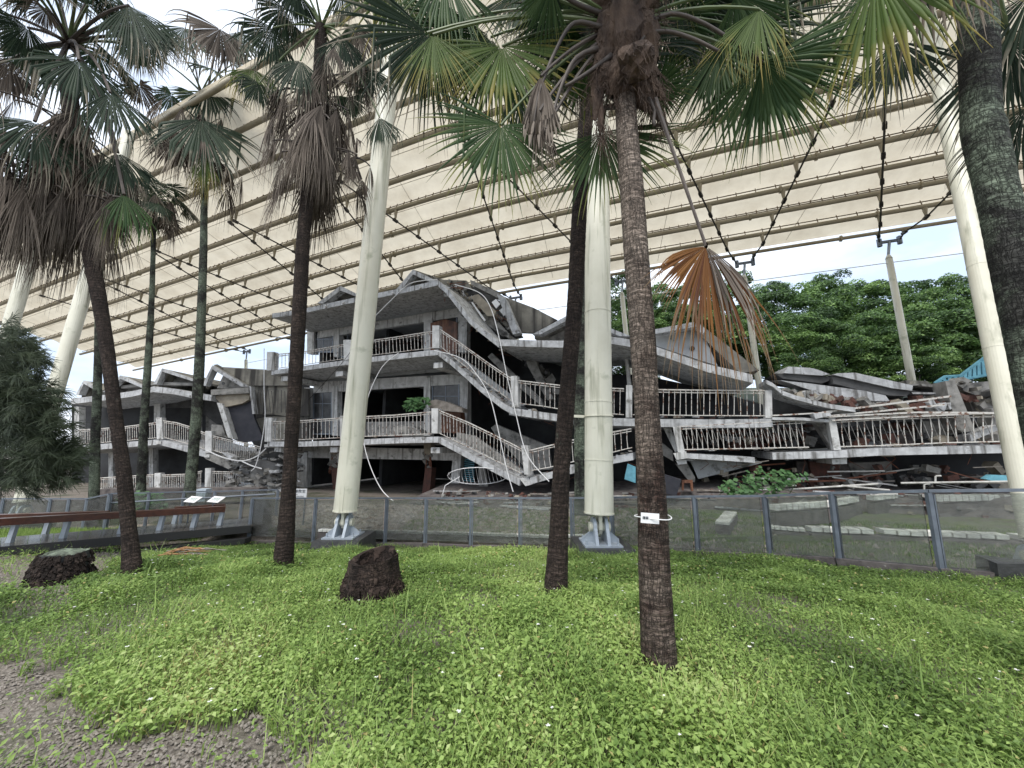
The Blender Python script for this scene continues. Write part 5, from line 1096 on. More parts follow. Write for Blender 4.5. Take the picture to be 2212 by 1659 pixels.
# tag tied round the trunk
tp = at(1404,1119.5,2.60); tag = thing('tree_tag', 'small white tag tied with white string round the nearest palm trunk', 'tag', tp)
rot = Matrix.Rotation(R(4), 3, 'Y'); MB().box(tp, (.118, .005, .064), rot).build('plate', M['white'], tag)
text('蒲葵', tp+Vector((-.030, -.0045, .002)), .020, tag, M['black'], rot=(R(90), R(4), 0))
rp_ = at(1410,1117,2.70); ringp = [rp_+Vector((math.cos(a)*.118, math.sin(a)*.118, .006*math.sin(a*2)+.006)) for a in np.linspace(-.3, 2*math.pi-.3, 30)]
ringp = [p if not(-.075 < p.x-tp.x < .075 and p.y < rp_.y) else p+Vector((0,-.0,0)) for p in ringp]
MB().tube(ringp, .0035, 5).build('string', M['white'], tag)
# ---------------- palm left of middle mast
T3, c3t, _ = palm('slim dark palm just left of the middle front mast', [(1200,1283,52),(1207,1150,41),(1214,1000,36),(1228,820,34),(1242,650,34),(1252,450,32),(1262,300,32),(1272,180,30),(1278,20,28)], 4.0, 4.5, 'bark_dark', step=.04)
c3 = at(1280,-40,4.5); crown_random(T3, c3, 22, L=.85, lp=(.7,1.2), el=(-10, 70), ms=('fb','fg'), seed=21)
skirt(T3, at(1275,0,4.5), 26, down=(.1,1.1), rad=(.12,.55), L=(.7,1.1), seed=22)
# ---------------- palm left of centre (bushy dead skirt)
T2, c2t, _ = palm('fan palm with a thick grey skirt of dead fronds, left of the leaning mast', [(612,1212,46),(620,1120,36),(627,1000,30),(636,850,31),(645,700,31),(655,520,30),(666,400,28),(676,300,27),(688,180,26),(694,60,26)], 5.85, 6.3, 'bark_dark', step=.05)
c2 = at(695,60,6.3)
def f2(*a, **k):
    k.setdefault('curl', .35); k.setdefault('k', .86); k.setdefault('nseg', 50); k.setdefault('width', .9); k.setdefault('nseg', 40); k.setdefault('m', 'fb'); k.setdefault('droop', .6); k.setdefault('fold', .3); return fpx(T2, c2, *a, **k)
f2(649,131,650,260,5.8,5.7, spread=80, m='fb', curl=.3); f2(738,78,745,200,5.9,5.9, spread=70, m='fb', curl=.3); f2(590,60,530,190,6.0,6.0, spread=80); f2(560,180,540,260,6.2,6.2, spread=110, m='fb'); f2(615,20,540,110,6.0,6.0, spread=90, m='fb')
f2(820,254,850,360,6.2,6.2, spread=60, m='fb'); f2(770,60,830,190,6.1,6.1, spread=75, m='fd', curl=.2); f2(545,150,560,250,6.4,6.4, m='fy', spread=95)
f2(800,150,830,260,6.4,6.4, spread=75, m='fb'); f2(640,-20,600,80,6,6, spread=100); f2(740,-20,790,60,6,6, spread=100)
crown_random(T2, c2, 11, L=.75, lp=(.8,1.3), el=(-15, 75), ms=('fb','fb','fd'), seed=31, petr=.014)
skirt(T2, at(684,200,6.3), 66, down=(-.4,1.2), rad=(.15,.85), L=(1.0,1.5), seed=32, spread=(15,38))
skirt(T2, at(690,330,6.2), 30, down=(-.1,.4), rad=(.2,.75), L=(1.0,1.45), seed=33, spread=(15,34))
skirt(T2, at(770,330,6.3), 10, down=(-.1,.5), rad=(.05,.35), L=(.5,.8), seed=34)
# ---------------- left palm
T1, c1t, _ = palm('big leaning fan palm at left with dead brown skirt, in front of the boardwalk', [(286,1246,50),(280,1160,38),(268,1030,34),(250,900,32),(232,760,33),(213,640,36),(194,540,38),(178,430,40),(165,330,42),(152,230,42),(148,140,40)], 5.15, 5.7, 'bark_dark', step=.045)
c1 = at(148,95,5.7)
def f1(*a, **k):
    k.setdefault('curl', .35); k.setdefault('k', .86); k.setdefault('nseg', 50); k.setdefault('width', .9); k.setdefault('nseg', 42); k.setdefault('m', 'fb'); k.setdefault('droop', .55); k.setdefault('fold', .3); k.setdefault('pet', 'petb'); k.setdefault('petr', .02); return fpx(T1, c1, *a, **k)
f1(170,130,185,285,4.9,4.8, spread=100, curl=.5, m='fb'); f1(75,262,70,430,4.8,4.7, spread=85, m='fb', curl=.15); f1(278,12,345,170,5.0,5.0, spread=70, curl=.3); f1(238,200,290,370,5.0,5.0, spread=60, curl=.3)
f1(60,60,-30,150,5.2,5.2, spread=90); f1(20,130,-20,260,5.3,5.3, spread=70, m='fd'); f1(80,-10,10,-90,5.4,5.4, spread=100); f1(200,-20,260,-110,5.5,5.5, spread=100); f1(10,30,-60,60,5.3,5.3, spread=100)
f1(120,-20,90,-120,5.6,5.6, spread=110); f1(290,60,370,170,5.3,5.3, spread=85, curl=.2); f1(330,90,400,150,5.6,5.6, spread=95); f1(240,60,330,40,5.6,5.6, spread=100, m='fb'); f1(60,110,-40,110,5.8,5.8, spread=90)
f1(268,420,292,560,5.2,5.2, spread=48, m='fg', curl=.3, nseg=26); f1(255,330,300,480,5.4,5.4, spread=60, m='fb'); f1(100,20,30,60,4.9,4.9, spread=80, m='fd', curl=.3)
crown_random(T1, c1, 17, L=.75, lp=(.6,1.25), el=(-35, 70), ms=('fb','fb','fd'), seed=41, petr=.018)
skirt(T1, at(165,290,5.6), 70, down=(-.2,1.0), rad=(.15,.95), L=(1.0,1.6), seed=42, spread=(15,40))
skirt(T1, at(100,400,5.4), 46, down=(-.15,.45), rad=(.05,.75), L=(1.1,1.65), seed=43, spread=(12,34))
skirt(T1, at(30,400,5.4), 22, down=(-.15,.4), rad=(.05,.5), L=(1.1,1.65), seed=45, spread=(12,34))
skirt(T1, at(235,430,5.3), 14, down=(-.1,.35), rad=(.05,.25), L=(.7,1.05), seed=44, spread=(10,24))
# ---------------- mossy palm at the right edge
T5, c5t, _ = palm('thick moss-covered palm trunk at the right edge beside the white mast', [(2420,1700,146),(2362,1400,132),(2312,1150,122),(2268,965,116),(2224,743,110),(2182,549,106),(2150,397,102),(2126,290,104),(2118,235,94),(2112,40,92),(2106,-100,85)], 2.35, 2.75, 'bark_moss', step=.03, nseg=32, ring=.02)
c5_ = at(2095,-260,2.8)
def f5(*a, **k): k.setdefault('nseg', 46); k.setdefault('m', 'fg'); k.setdefault('droop', .3); k.setdefault('petr', .02); return fpx(T5, c5_, *a, **k)
f5(1890,-60,2010,200,2.3,2.2, spread=48, m='fy', curl=.2, nseg=30); f5(1935,-120,1975,160,2.6,2.5, spread=60, m='fg'); f5(1760,-110,1840,40,2.7,2.7, spread=80, m='fg', curl=.3); f5(1935,90,1925,270,3.4,3.4, spread=50, m='fb', nseg=30)
f5(2180,90,2200,330,3.4,3.4, spread=60, m='fb'); f5(2230,-20,2240,200,3.2,3.2, spread=80, m='fb'); f5(2215,230,2190,420,3.6,3.6, spread=60, m='fb'); f5(2010,-160,2110,110,2.2,2.15, spread=40, m='fd', nseg=20, curl=.3)
f5(1700,-160,1740,-20,2.9,2.9, spread=90); f5(2120,-120,2160,60,2.3,2.3, spread=40, m='fd', nseg=18); crown_random(T5, c5_, 14, L=.8, lp=(.6,1.0), el=(-10, 70), seed=51)
# ---------------- farther palms behind the fence
GB = 'tall thin palms behind the fence'
T6, t6, _ = palm('tall thin mossy grey palm between the left palm and the skirted palm', [(410,1062,28),(420,950,25),(430,800,24),(436,650,20),(440,520,17),(441,400,14),(440,300,14)], 13.2, 13.7, 'bark_moss', GB, .07, 14)
c6_ = at(438,250,13.7)
def f6(*a, **k): k.setdefault('nseg', 40); k.setdefault('k', .85); k.setdefault('curl', .3); k.setdefault('m', 'fb'); k.setdefault('droop', .35); k.setdefault('pet', 'petb'); k.setdefault('petr', .025); a = a[:4]+(a[4]+2.4, a[5]+2.4); return fpx(T6, c6_, *a, **k)
f6(432,258,470,440,10.2,10.1, spread=75, curl=.3, m='fb'); f6(448,190,515,300,10.4,10.4, spread=70); f6(476,63,450,190,10.3,10.3, spread=90, m='fd', curl=.4); f6(400,60,420,170,10.6,10.6, spread=80); f6(510,70,560,170,10.8,10.8, spread=90); f6(380,300,350,420,10.6,10.6, spread=60, m='fd'); f6(440,330,445,470,10.2,10.2, spread=25, m='fy')
crown_random(T6, at(436,200,13.7), 9, L=1.45, lp=(1.1,1.9), el=(-20, 60), ms=('fb','fb','fd'), seed=61, petr=.022)
skirt(T6, at(440,300,13.7), 24, down=(-.9,1.4), rad=(.2,1.5), L=(1.4,2.2), seed=62)
T7, t7, _ = palm('thin mossy palm left of the tall grey one, in front of the left school block', [(304,1064,24),(312,900,20),(322,750,17),(328,640,13),(331,540,11),(333,480,11)], 13.8, 14.3, 'bark_moss', GB, .08, 12)
crown_random(T7, at(333,430,14.3), 9, L=1.1, lp=(.7,1.2), el=(-40, 50), ms=('fb','fd','fb'), seed=71, petr=.02)
skirt(T7, at(334,440,14.3), 18, down=(-.3,.9), rad=(.2,1.0), L=(1.0,1.5), seed=72)
T8, t8, _ = palm('dark thin palm seen directly behind the big left palm', [(203,1072,26),(206,950,24),(210,850,21),(212,760,19),(214,640,18),(218,480,17)], 13.2, 13.7, 'bark_moss', GB, .08, 12)
crown_random(T8, at(222,400,13.7), 7, L=1.5, lp=(.9,1.6), el=(-30, 50), ms=('fb','fd'), seed=81, petr=.02)
T9, t9, _ = palm('dark palm trunk squeezed between the slim palm and the middle mast, behind the fence', [(1258,1078,34),(1256,950,32),(1254,800,28),(1258,650,26),(1262,450,23),(1266,250,22),(1270,60,20)], 9.4, 9.8, 'bark_moss', GB, .07, 14)
crown_random(T9, at(1270,0,9.8), 18, L=1.0, lp=(.8,1.3), el=(-20, 60), ms=('fb','fd'), seed=91); skirt(T9, at(1270,40,9.8), 22, down=(-.2,1.6), rad=(.1,.7), L=(.8,1.3), seed=92)
# metal strap tying the mast to that trunk
b_, d_ = FM[1], FM[2]; sc = b_+d_*1.78
st = MB(); rg = [sc+Vector((math.cos(a)*.275, math.sin(a)*.275, 0)) for a in np.linspace(0, 2*math.pi, 29)]
st.tube(rg, .012, 5); st.bar(sc+Vector((-.27,0,0)), sc+Vector((-.62,.1,.02)), .03, .05)
o = st.build('mast_strap', M['cream']); o['label'] = 'metal strap clamped round the middle front mast and the palm beside it'; o['category'] = 'strap'
# ================================================================ feathery tree at the left edge
cas = thing('feathery_tree', 'dark feathery casuarina-like tree at the left edge', 'tree', at(-60,1150,7.5), None)
MB().tube([at(-60,1150,7.5), at(-50,1000,7.5), at(-40,860,7.5), at(-30,740,7.4)], [.14,.12,.09,.05], 10).build('trunk', M['bark_dark'], cas)
V, F = [], []; g = np.random.default_rng(3); nV = 0
cl = []
for (x, y, rx, ry, n) in ((10,800,85,70,120),(45,880,75,80,130),(35,990,95,80,170),(105,1005,65,45,90),(-40,900,90,160,90),(80,920,50,55,70),(5,745,50,40,50),(0,860,70,70,90)):
    for i in range(n):
        a = g.uniform(0, 6.28); q = math.sqrt(g.uniform(0, 1)); cl.append((x+rx*q*math.cos(a), y+ry*q*math.sin(a), g.uniform(6.6, 8.2)))
VV, FF = [], []
for (x, y, Y) in cl:
    c = np.array(at(x, y, Y)); main = np.array([g.uniform(.1, .9), g.uniform(-.6, .2), g.uniform(-.2, .6)]); main /= np.linalg.norm(main)
    n = 46; t = g.uniform(0, 1, n); st_ = c+main*(t[:, None]*.30); d = main+g.normal(0, .45, (n, 3))+np.array([0, 0, -.35]); d /= np.linalg.norm(d, axis=1, keepdims=True)
    L = g.uniform(.10, .26, n)[:, None]; side = np.cross(d, np.array([0, 1, 0])); side /= np.maximum(1e-6, np.linalg.norm(side, axis=1, keepdims=True)); w = .0045
    p2 = st_+d*L*.55; p3 = st_+d*L+np.array([0, 0, -.04]); b0 = len(VV)*0+sum(len(q) for q in VV)
    VV.append(np.concatenate([st_-side*w, st_+side*w, p2+side*w, p2-side*w, p3+side*w*.5, p3-side*w*.5])); i = np.arange(n)
    FF.append(np.stack([b0+i, b0+n+i, b0+2*n+i, b0+3*n+i], -1)); FF.append(np.stack([b0+3*n+i, b0+2*n+i, b0+4*n+i, b0+5*n+i], -1))
np_mesh('foliage', np.concatenate(VV), np.concatenate(FF), M['needle'], cas)
# ================================================================ hillside trees
def crown_mesh(seed):
    g = np.random.default_rng(seed); cl = []
    for i in range(46):
        th = g.uniform(0, 6.28); z = g.uniform(-.75, 1.0); q = math.sqrt(max(.05, 1-z*z*.8)); rr = g.uniform(.55, 1.0); cl.append((math.cos(th)*q*rr, math.sin(th)*q*rr, z, g.uniform(.22, .36)))
    Vs, Ts, n = [], [], 270
    for (x, y, z, r) in cl:
        d = g.normal(0, 1, (n, 3)); d /= np.linalg.norm(d, axis=1, keepdims=True); d[:, 2] = np.abs(d[:, 2])*.9-.25
        c = np.array([x, y, z])+d*r*g.uniform(.65, 1.0, (n, 1)); nn = d+g.normal(0, .5, (n, 3)); nn[:, 2] += .5; nn /= np.linalg.norm(nn, axis=1, keepdims=True)
        u = np.cross(nn, g.normal(0, 1, (n, 3))); u /= np.maximum(1e-6, np.linalg.norm(u, axis=1, keepdims=True)); v = np.cross(nn, u); s_ = g.uniform(.020, .042, (n, 1))
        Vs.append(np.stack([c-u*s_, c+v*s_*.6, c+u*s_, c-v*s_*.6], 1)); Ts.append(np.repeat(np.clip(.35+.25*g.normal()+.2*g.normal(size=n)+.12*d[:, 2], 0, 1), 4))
    V = np.concatenate(Vs).reshape(-1, 3); F = np.arange(len(V)).reshape(-1, 4); return V, F, np.concatenate(Ts)
CM = []
for sd2 in range(4):
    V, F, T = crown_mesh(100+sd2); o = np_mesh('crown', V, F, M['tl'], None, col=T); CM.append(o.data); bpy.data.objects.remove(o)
tm = MB().tube([(0,0,-1.0),(0.02,0,-.5),(0,.03,0),(.05,0,.4)], [.05,.04,.03,.012], 8); tmo = tm.build('trunk', M['bark_moss'], None); tmd = tmo.data; bpy.data.objects.remove(tmo)
rt = random.Random(17); TL = []
for x, y, Y, s_ in ((1345,655,27,2.4),(1390,640,30,2.8),(1440,660,28,2.4),(1500,650,33,3),(1560,630,34,3.2),(1690,660,30,3.2),(1660,612,36,2.0),(1760,660,33,3.4),(1830,690,29,2.8),(1800,622,39,3.2),(1870,640,36,3.0),(1950,650,34,3.4),(2010,625,38,3.4),(2050,680,30,3.0),(2110,640,36,3.4),(2180,650,36,3.6),(2260,650,34,3.6),
                    (1720,740,25,2.6),(1790,760,24,2.2),(1860,770,25,2.4),(1930,750,24,2.6),(2000,740,25,2.8),(2080,750,24,2.6),(1650,740,26,2.6),(1560,730,27,2.6),(1480,720,27,2.4),(2160,740,24,2.6),(1400,720,26,2.4),(1985,790,22,1.6),(1740,800,22,1.5),
                    (1235,790,26,1.9),(1290,740,28,2.4),(1350,750,25,2.2),(2240,760,23,2.6)):
    y += 42 if Y > 27 else 22
    p = at(x, y, Y); t = thing('hill_tree', 'x', 'tree', (p.x, p.y, p.z-s_), 'broadleaf trees on the hill behind the ruin')
    TL.append(t); i = rt.randrange(4)
    c = bpy.data.objects.new('crown', CM[i]); scene.collection.objects.link(c); c.parent = t; c.location = (0, 0, s_); c.scale = (s_*rt.uniform(.95,1.25), s_, s_*rt.uniform(.8,1.05)); c.rotation_euler = (0, 0, rt.random()*6.28)
    k = bpy.data.objects.new('trunk', tmd); scene.collection.objects.link(k); k.parent = t; k.location = (0, 0, -.15*s_); k.scale = (s_*1.2, s_*1.2, s_*.85)
for t in TL: t['label'] = 'green broadleaf tree on the skyline of the wooded hill behind the ruin' if t.location.y > 31 else 'lower dense tree at the front of the woods, just above the broken roof slabs' if t.location.y < 27.5 else 'green broadleaf tree halfway up the wooded hill behind the ruin'
hv = []
for i in range(40):
    x = -20+i*4; hv.append((Vector((x, 27, -1)), Vector((x, 34, 5.5+noise.noise(Vector((i*.4,0,0)))*1.2 if 3 < i else 0)), Vector((x, 50, 9 if i > 6 else 0)), Vector((x, 140, 8 if i > 6 else -.6))))
hb = MB()
for i, q in enumerate(hv):
    hb.v += q
    if i: 
        for k in range(3): b0 = (i-1)*4+k; hb.f.append((b0, b0+4, b0+5, b0+1))
hb.build('hillside', mat('dark_hill_undergrowth', (.03,.05,.02), .95, (.015,.02,.012), 3, coord='World'), kind='structure')
# ================================================================ stumps and small things in the grass
def stump(name, label, cx, cy, w, htop, Yb, top_scale, m, notch=True, seed=1, root=1.35):
    base = gp(cx, cy) if Yb is None else at(cx, cy, Yb); s_ = depth(base)/FPX; r0 = w/2*s_; H = htop*s_
    t = thing(name, label, 'tree stump', base); mb_ = MB(); nu, nvv = 56, 16; r_ = random.Random(seed)
    for j in range(nvv+1):
        v = j/nvv
        for i in range(nu):
            a = 2*math.pi*i/nu; tp_ = H*(1+(.06*math.cos(a-.6) if notch else .03*math.sin(3*a)))
            if notch and math.cos(a+math.pi/2+.1) > .2 and False: tp_ *= .7
            rr_ = r0*lerp(root, top_scale, min(1, v**.55*1.05))*(1+.05*math.sin(9*a+seed)+.05*noise.noise(Vector((math.cos(a)*2, math.sin(a)*2, v*2+seed)))+.03*noise.noise(Vector((math.cos(a)*9, math.sin(a)*9, v*5))))
            mb_.uv[len(mb_.v)] = None; mb_.v.append(base+Vector((rr_*math.cos(a), rr_*math.sin(a), v*tp_-.12*(1-v))))
    mb_.uv = {}
    for j in range(nvv):
        for i in range(nu):
            mb_.uv[len(mb_.f)] = [(i/nu, j/nvv*.6), ((i+1)/nu, j/nvv*.6), ((i+1)/nu, (j+1)/nvv*.6), (i/nu, (j+1)/nvv*.6)]
            mb_.f.append((j*nu+i, j*nu+(i+1) % nu, (j+1)*nu+(i+1) % nu, (j+1)*nu+i))
    mb_.build('stump_body', M[m], t, smooth=True)
    rim = mb_.v[nvv*nu:(nvv+1)*nu]; c = sum(rim, Vector())/nu; k = MB(); inner = [lerp(c, p, .72 if notch else .85)+Vector((0,0,-.02)) for p in rim]; low = [lerp(c, p, .55 if notch else .5)+Vector((0,0,-H*.35 if notch else .015)) for p in rim]
    k.v = rim+inner+low+[c+Vector((0,0,-H*.42 if notch else .02))]
    for i in range(nu):
        j = (i+1) % nu; k.f += [(i, j, nu+j, nu+i), (nu+i, nu+j, 2*nu+j, 2*nu+i), (2*nu+i, 2*nu+j, 3*nu)]
    k.build('stump_top', M['bark_stump'] if notch else M['bark_moss'], t)
    return t, base, r0, H
st1 = stump('palm_stump', 'sawn-off hollow dark palm stump in the grass below the leaning mast', 802, 1300, 124, 92, None, .80, 'bark_stump')
# a raised back rim on the stump
bz = st1[1]; s_ = depth(bz)/FPX
rim = MB(); pts = []
for a in np.linspace(R(-5), R(165), 14): pts.append((bz+Vector((math.cos(a)*st1[2]*.74, math.sin(a)*st1[2]*.74, st1[3]*.8)), bz+Vector((math.cos(a)*st1[2]*.70, math.sin(a)*st1[2]*.70, st1[3]*(1.08+.10*math.cos(a-.5))))))
for (a0, a1), (b0, b1) in zip(pts[:-1], pts[1:]):
    rim.prism([a0, b0, b1, a1], (bz+Vector((0,0,st1[3]))-a0)*Vector((1,1,0)).length*0+Vector((-(a0.x-bz.x)*.22, -(a0.y-bz.y)*.22, 0)))
rim.build('raised_rim', M['bark_stump'], st1[0])
buds = MB()
for i in range(160):
    a = random.uniform(-2.9, .6) if i > 60 else random.uniform(-.9, .9); v = random.random(); r_ = st1[2]*lerp(1.33, .85, v**.5); p = bz+Vector((math.cos(a)*r_, math.sin(a)*r_, v*st1[3]*.62)); buds.chunk(p, (.035, .035, .05))
buds.build('bark_scale', M['bark_stump'], st1[0], kind='stuff')
st2 = stump('root_mound', 'dark truncated mound of matted palm roots beside the boardwalk at far left', 130, 1258, 104, 62, None, .72, 'footing', notch=False, seed=4, root=1.12)
rb = MB(); bz = st2[1]
for i in range(900):
    a = random.uniform(-3.2, .1) if i % 6 else random.uniform(0, 6.28); v = random.random(); r_ = st2[2]*lerp(1.10, .74, v**.6); p = bz+Vector((math.cos(a)*r_, math.sin(a)*r_, v*st2[3])); d = Vector((math.cos(a)*.5+random.uniform(-.4,.4), math.sin(a)*.5, -1)).normalized()
    rb.bar(p, p+d*random.uniform(.03,.08), random.uniform(.012,.03))
rb.build('matted_root', M['bark_dark'], st2[0], kind='stuff')
# fallen dead frond on the lawn
p = gp(740/1.0*.0+405, 1222); fd = thing('fallen_frond', 'dried orange-brown palm frond lying on the grass between the two left palms', 'frond', p)
for i in range(16):
    a = p+Vector((random.uniform(-.45,.0), random.uniform(-.1,.12), .16+random.uniform(0,.05))); m_ = a+Vector((random.uniform(.15,.35), random.uniform(-.05,.05), random.uniform(.02,.09))); e = m_+Vector((random.uniform(.2,.4), random.uniform(-.03,.1), random.uniform(-.08,0)))
    MB().tube([a, m_, e], [.008,.010,.004], 4).build('leaf_strip', M['fo'] if False else M['wood2'] if i % 3 == 0 else mat('dry_leaf_strip', (.34,.18,.08), .8) if i == 1 else bpy.data.materials.get('dry_leaf_strip') or M['wood2'], fd)
p = gp(735, 1395); o = MB().chunk(p+Vector((0,0,.06)), (.22,.12,.07)).build('bark_piece', M['bark_stump']); o['label'] = 'small brown bark piece in the grass in front of the stump'; o['category'] = 'bark'
a = at(1083,1655,2.25); b_ = at(1192,1535,2.6); a.z = .05; b_.z = .34
o = MB().tube([a, lerp(a, b_, .5)+Vector((0,0,.01)), b_], [.006,.005,.003], 5).build('twig', M['petb']); o['label'] = 'thin dark stick poking out of the plants at the bottom centre'; o['category'] = 'twig'
for (px, py), lab in (((1740,1212), 'flat black slab half buried in grass at the fence foot'), ((2195,1262), 'black block at the right edge before the fence')):
    p = gp(px, py); r_ = Matrix.Rotation(R(-20), 3, 'Z'); o = MB().chunk(p+Vector((0,0,.06)), (.42 if px < 2000 else .5, .3, .10 if px < 2000 else .42), r_, .06).build('footing_block', M['footing']); o['label'] = lab; o['category'] = 'block'
# ================================================================ ground cover: creeping leaves, grass blades, white flowers
def pip(poly, X, Y):
    c = np.zeros(len(X), bool); j = len(poly)-1
    for i in range(len(poly)):
        xi, yi = poly[i]; xj, yj = poly[j]
        k = ((yi > Y) != (yj > Y)) & (X < (xj-xi)*(Y-yi)/((yj-yi) if yj != yi else 1e-9)+xi); c ^= k; j = i
    return c
def wpoly(px): return [(gp(x, y).x, gp(x, y).y) for x, y in px]
BARE = [wpoly([(-400,1420),(10,1440),(70,1432),(130,1475),(215,1520),(260,1560),(340,1588),(430,1575),(520,1600),(560,1640),(700,1650),(700,1800),(-700,1800)]),
        wpoly([(-500,1195),(300,1180),(540,1150),(560,1160),(470,1172),(400,1192),(310,1212),(225,1240),(215,1262),(120,1290),(40,1288),(-500,1300)])]
THIN = [wpoly([(500,1560),(620,1500),(700,1500),(760,1560),(760,1640),(600,1650)]), wpoly([(915,1455),(960,1445),(985,1480),(950,1500),(920,1490)]), wpoly([(660,1355),(720,1340),(730,1370),(680,1385)]), wpoly([(700,1600),(900,1560),(960,1610),(900,1660),(700,1660)]),
        wpoly([(60,1290),(230,1240),(320,1235),(330,1260),(200,1300),(80,1330)])]
fX = np.array([-60, -12.6, -7.2]+fx[1:]+[14]); fY = np.array([11, 11, 10.5]+fy[1:]+[3.8])
def nfield(X, Y, s, k, oct=3):
    out = np.zeros(len(X))
    rg = np.random.default_rng(k)
    for o_ in range(oct):
        for q in range(5):
            a = rg.uniform(0, 6.28); f = s*2**o_*rg.uniform(.7, 1.3); out += np.sin((X*math.cos(a)+Y*math.sin(a))*f+rg.uniform(0, 6.28))/(5*1.5**o_)*1.6
    return out
def sample(n, ymin, ymax, power, seed):
    g = np.random.default_rng(seed); u = g.random(n)
    Y = (ymin**(2-power)+u*(ymax**(2-power)-ymin**(2-power)))**(1/(2-power)); X = g.uniform(-1.62, 1.62, n)*Y
    e = nfield(X, Y, 3, 1)*.12
    keep = (Y < np.interp(X, fX, fY)-.05) & (X < 11)
    edge = nfield(X, Y, 6, 2, 3)*.16
    for P in BARE: keep &= ~(pip(P, X+edge, Y+edge*.6) & (g.random(n) > .05))
    for P in THIN: keep &= ~(pip(P, X+edge, Y+edge) & (g.random(n) > .5))
    keep &= g.random(n) < np.clip(1.05+nfield(X, Y, 2.2, 7)*.5, .25, 1)
    bx, by = st1[1].x, st1[1].y; keep &= (X-bx)**2+(Y-by)**2 > (st1[2]*1.05)**2
    bx, by = st2[1].x, st2[1].y; keep &= (X-bx)**2+(Y-by)**2 > (st2[2]*1.1)**2
    return X[keep], Y[keep], g
def gz(X, Y): 
    z = np.where(Y > 5.3, -.18*np.maximum(0, Y-4.9), -.072*np.clip((Y-4.3), 0, 1)); return np.maximum(-.95, z)+.16*np.exp(-((X-1.0)/2.4)**2-((Y-3.1)/1.25)**2)
def hfield(X, Y): return np.clip(.115+.05*nfield(X, Y, 1.3, 21)+.035*nfield(X, Y, 5, 22, 2), .03, .24)
def hue(X, Y, g): return np.clip(.50+.17*nfield(X, Y, .8, 31)+.13*nfield(X, Y, 4, 32, 2)+g.normal(0, .14, len(X)), 0, .95)
X, Y, g = sample(640000, 1.75, 11, 1.0, 5); n = len(X); H = hfield(X, Y)
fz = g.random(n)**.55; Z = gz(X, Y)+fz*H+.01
L = g.uniform(.013, .038, n)*(1+.05*np.maximum(0, Y-2.5))*(1+.25*nfield(X, Y, 1.6, 41)); az = g.uniform(0, 6.28, n); el = g.normal(.12, .42, n)
d = np.stack([np.cos(az)*np.cos(el), np.sin(az)*np.cos(el), np.sin(el)], -1); up = np.stack([g.normal(0, .35, n), g.normal(-.15, .35, n), np.ones(n)], -1)
s_ = np.cross(d, up); s_ /= np.linalg.norm(s_, axis=1, keepdims=True); nn = np.cross(s_, d)
c = np.stack([X, Y, Z], -1); w = (L*g.uniform(.22, .34, n))[:, None]; L_ = L[:, None]
V = np.stack([c, c+d*L_*.42+s_*w+nn*w*.25, c+d*L_-nn*L_*.12, c+d*L_*.42-s_*w+nn*w*.25, c+d*L_*.45-nn*w*.1], 1).reshape(-1, 3)
b0 = np.arange(n)*5; F = np.concatenate([np.stack([b0, b0+1, b0+2, b0+4], -1), np.stack([b0, b0+4, b0+2, b0+3], -1)])
tint = hue(X, Y, g)*(.55+.45*fz); yel = g.random(n) < .012+.05*np.clip(nfield(X, Y, 1.7, 77)-.55, 0, 1); tint = np.where(yel, 1.0, tint)  # leaves low in the mat tinted darker, shading the gaps by colour
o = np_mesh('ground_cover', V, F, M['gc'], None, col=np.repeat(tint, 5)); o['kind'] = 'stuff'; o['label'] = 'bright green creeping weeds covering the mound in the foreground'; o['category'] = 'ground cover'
# stems and grass blades
X, Y, g = sample(130000, 1.75, 11, 1.0, 6); n = len(X); H = hfield(X, Y)*g.uniform(.8, 1.55, n)*(1+.9*(g.random(n) < .012)); az = g.uniform(0, 6.28, n)
lean = g.uniform(.1, .55, n); base = np.stack([X, Y, gz(X, Y)], -1); dd = np.stack([np.cos(az)*lean, np.sin(az)*lean, np.ones(n)], -1); sw = np.stack([-np.sin(az), np.cos(az), np.zeros(n)], -1)*(.0017+.0022*(g.random(n) < .4)+.0004*Y)[:, None]
p1 = base+dd*(H*.5)[:, None]; p2 = base+dd*H[:, None]+np.stack([np.cos(az), np.sin(az), -np.ones(n)*.5], -1)*(H*.28)[:, None]
V = np.stack([base-sw, base+sw, p1+sw*.8, p1-sw*.8, p2+sw*.1, p2-sw*.1], 1).reshape(-1, 3); b0 = np.arange(n)*6
F = np.concatenate([np.stack([b0, b0+1, b0+2, b0+3], -1), np.stack([b0+3, b0+2, b0+4, b0+5], -1)])
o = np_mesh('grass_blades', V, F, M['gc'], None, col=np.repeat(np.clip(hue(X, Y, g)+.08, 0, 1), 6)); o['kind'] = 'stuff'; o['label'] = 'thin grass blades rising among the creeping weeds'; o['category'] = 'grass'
# little white flowers on stems 
X, Y, g = sample(620, 2.0, 8, .6, 9); mb_ = MB(); sb_ = MB()
for x, y in zip(X, Y):
    z = float(gz(np.array([x]), np.array([y]))[0]); h = float(hfield(np.array([x]), np.array([y]))[0])+random.uniform(.01,.07); c = Vector((x, y, z+h)); r_ = random.uniform(.006,.012)
    for k in range(5):
        if random.random() < .15: continue
        a = 2*math.pi*k/5+random.random(); e = Vector((math.cos(a), math.sin(a), .15)); s2 = Vector((-math.sin(a), math.cos(a), 0)); b = len(mb_.v); mb_.v += [c, c+e*r_*.7+s2*r_*.45, c+e*r_*1.35, c+e*r_*.7-s2*r_*.45]; mb_.f.append((b, b+1, b+2, b+3))
    sb_.bar(Vector((x+random.uniform(-.02,.02), y, z)), c, .002)
o = mb_.build('white_flowers', M['petal']); o['kind'] = 'stuff'; o['label'] = 'tiny white flowers scattered over the weeds'; o['category'] = 'flowers'
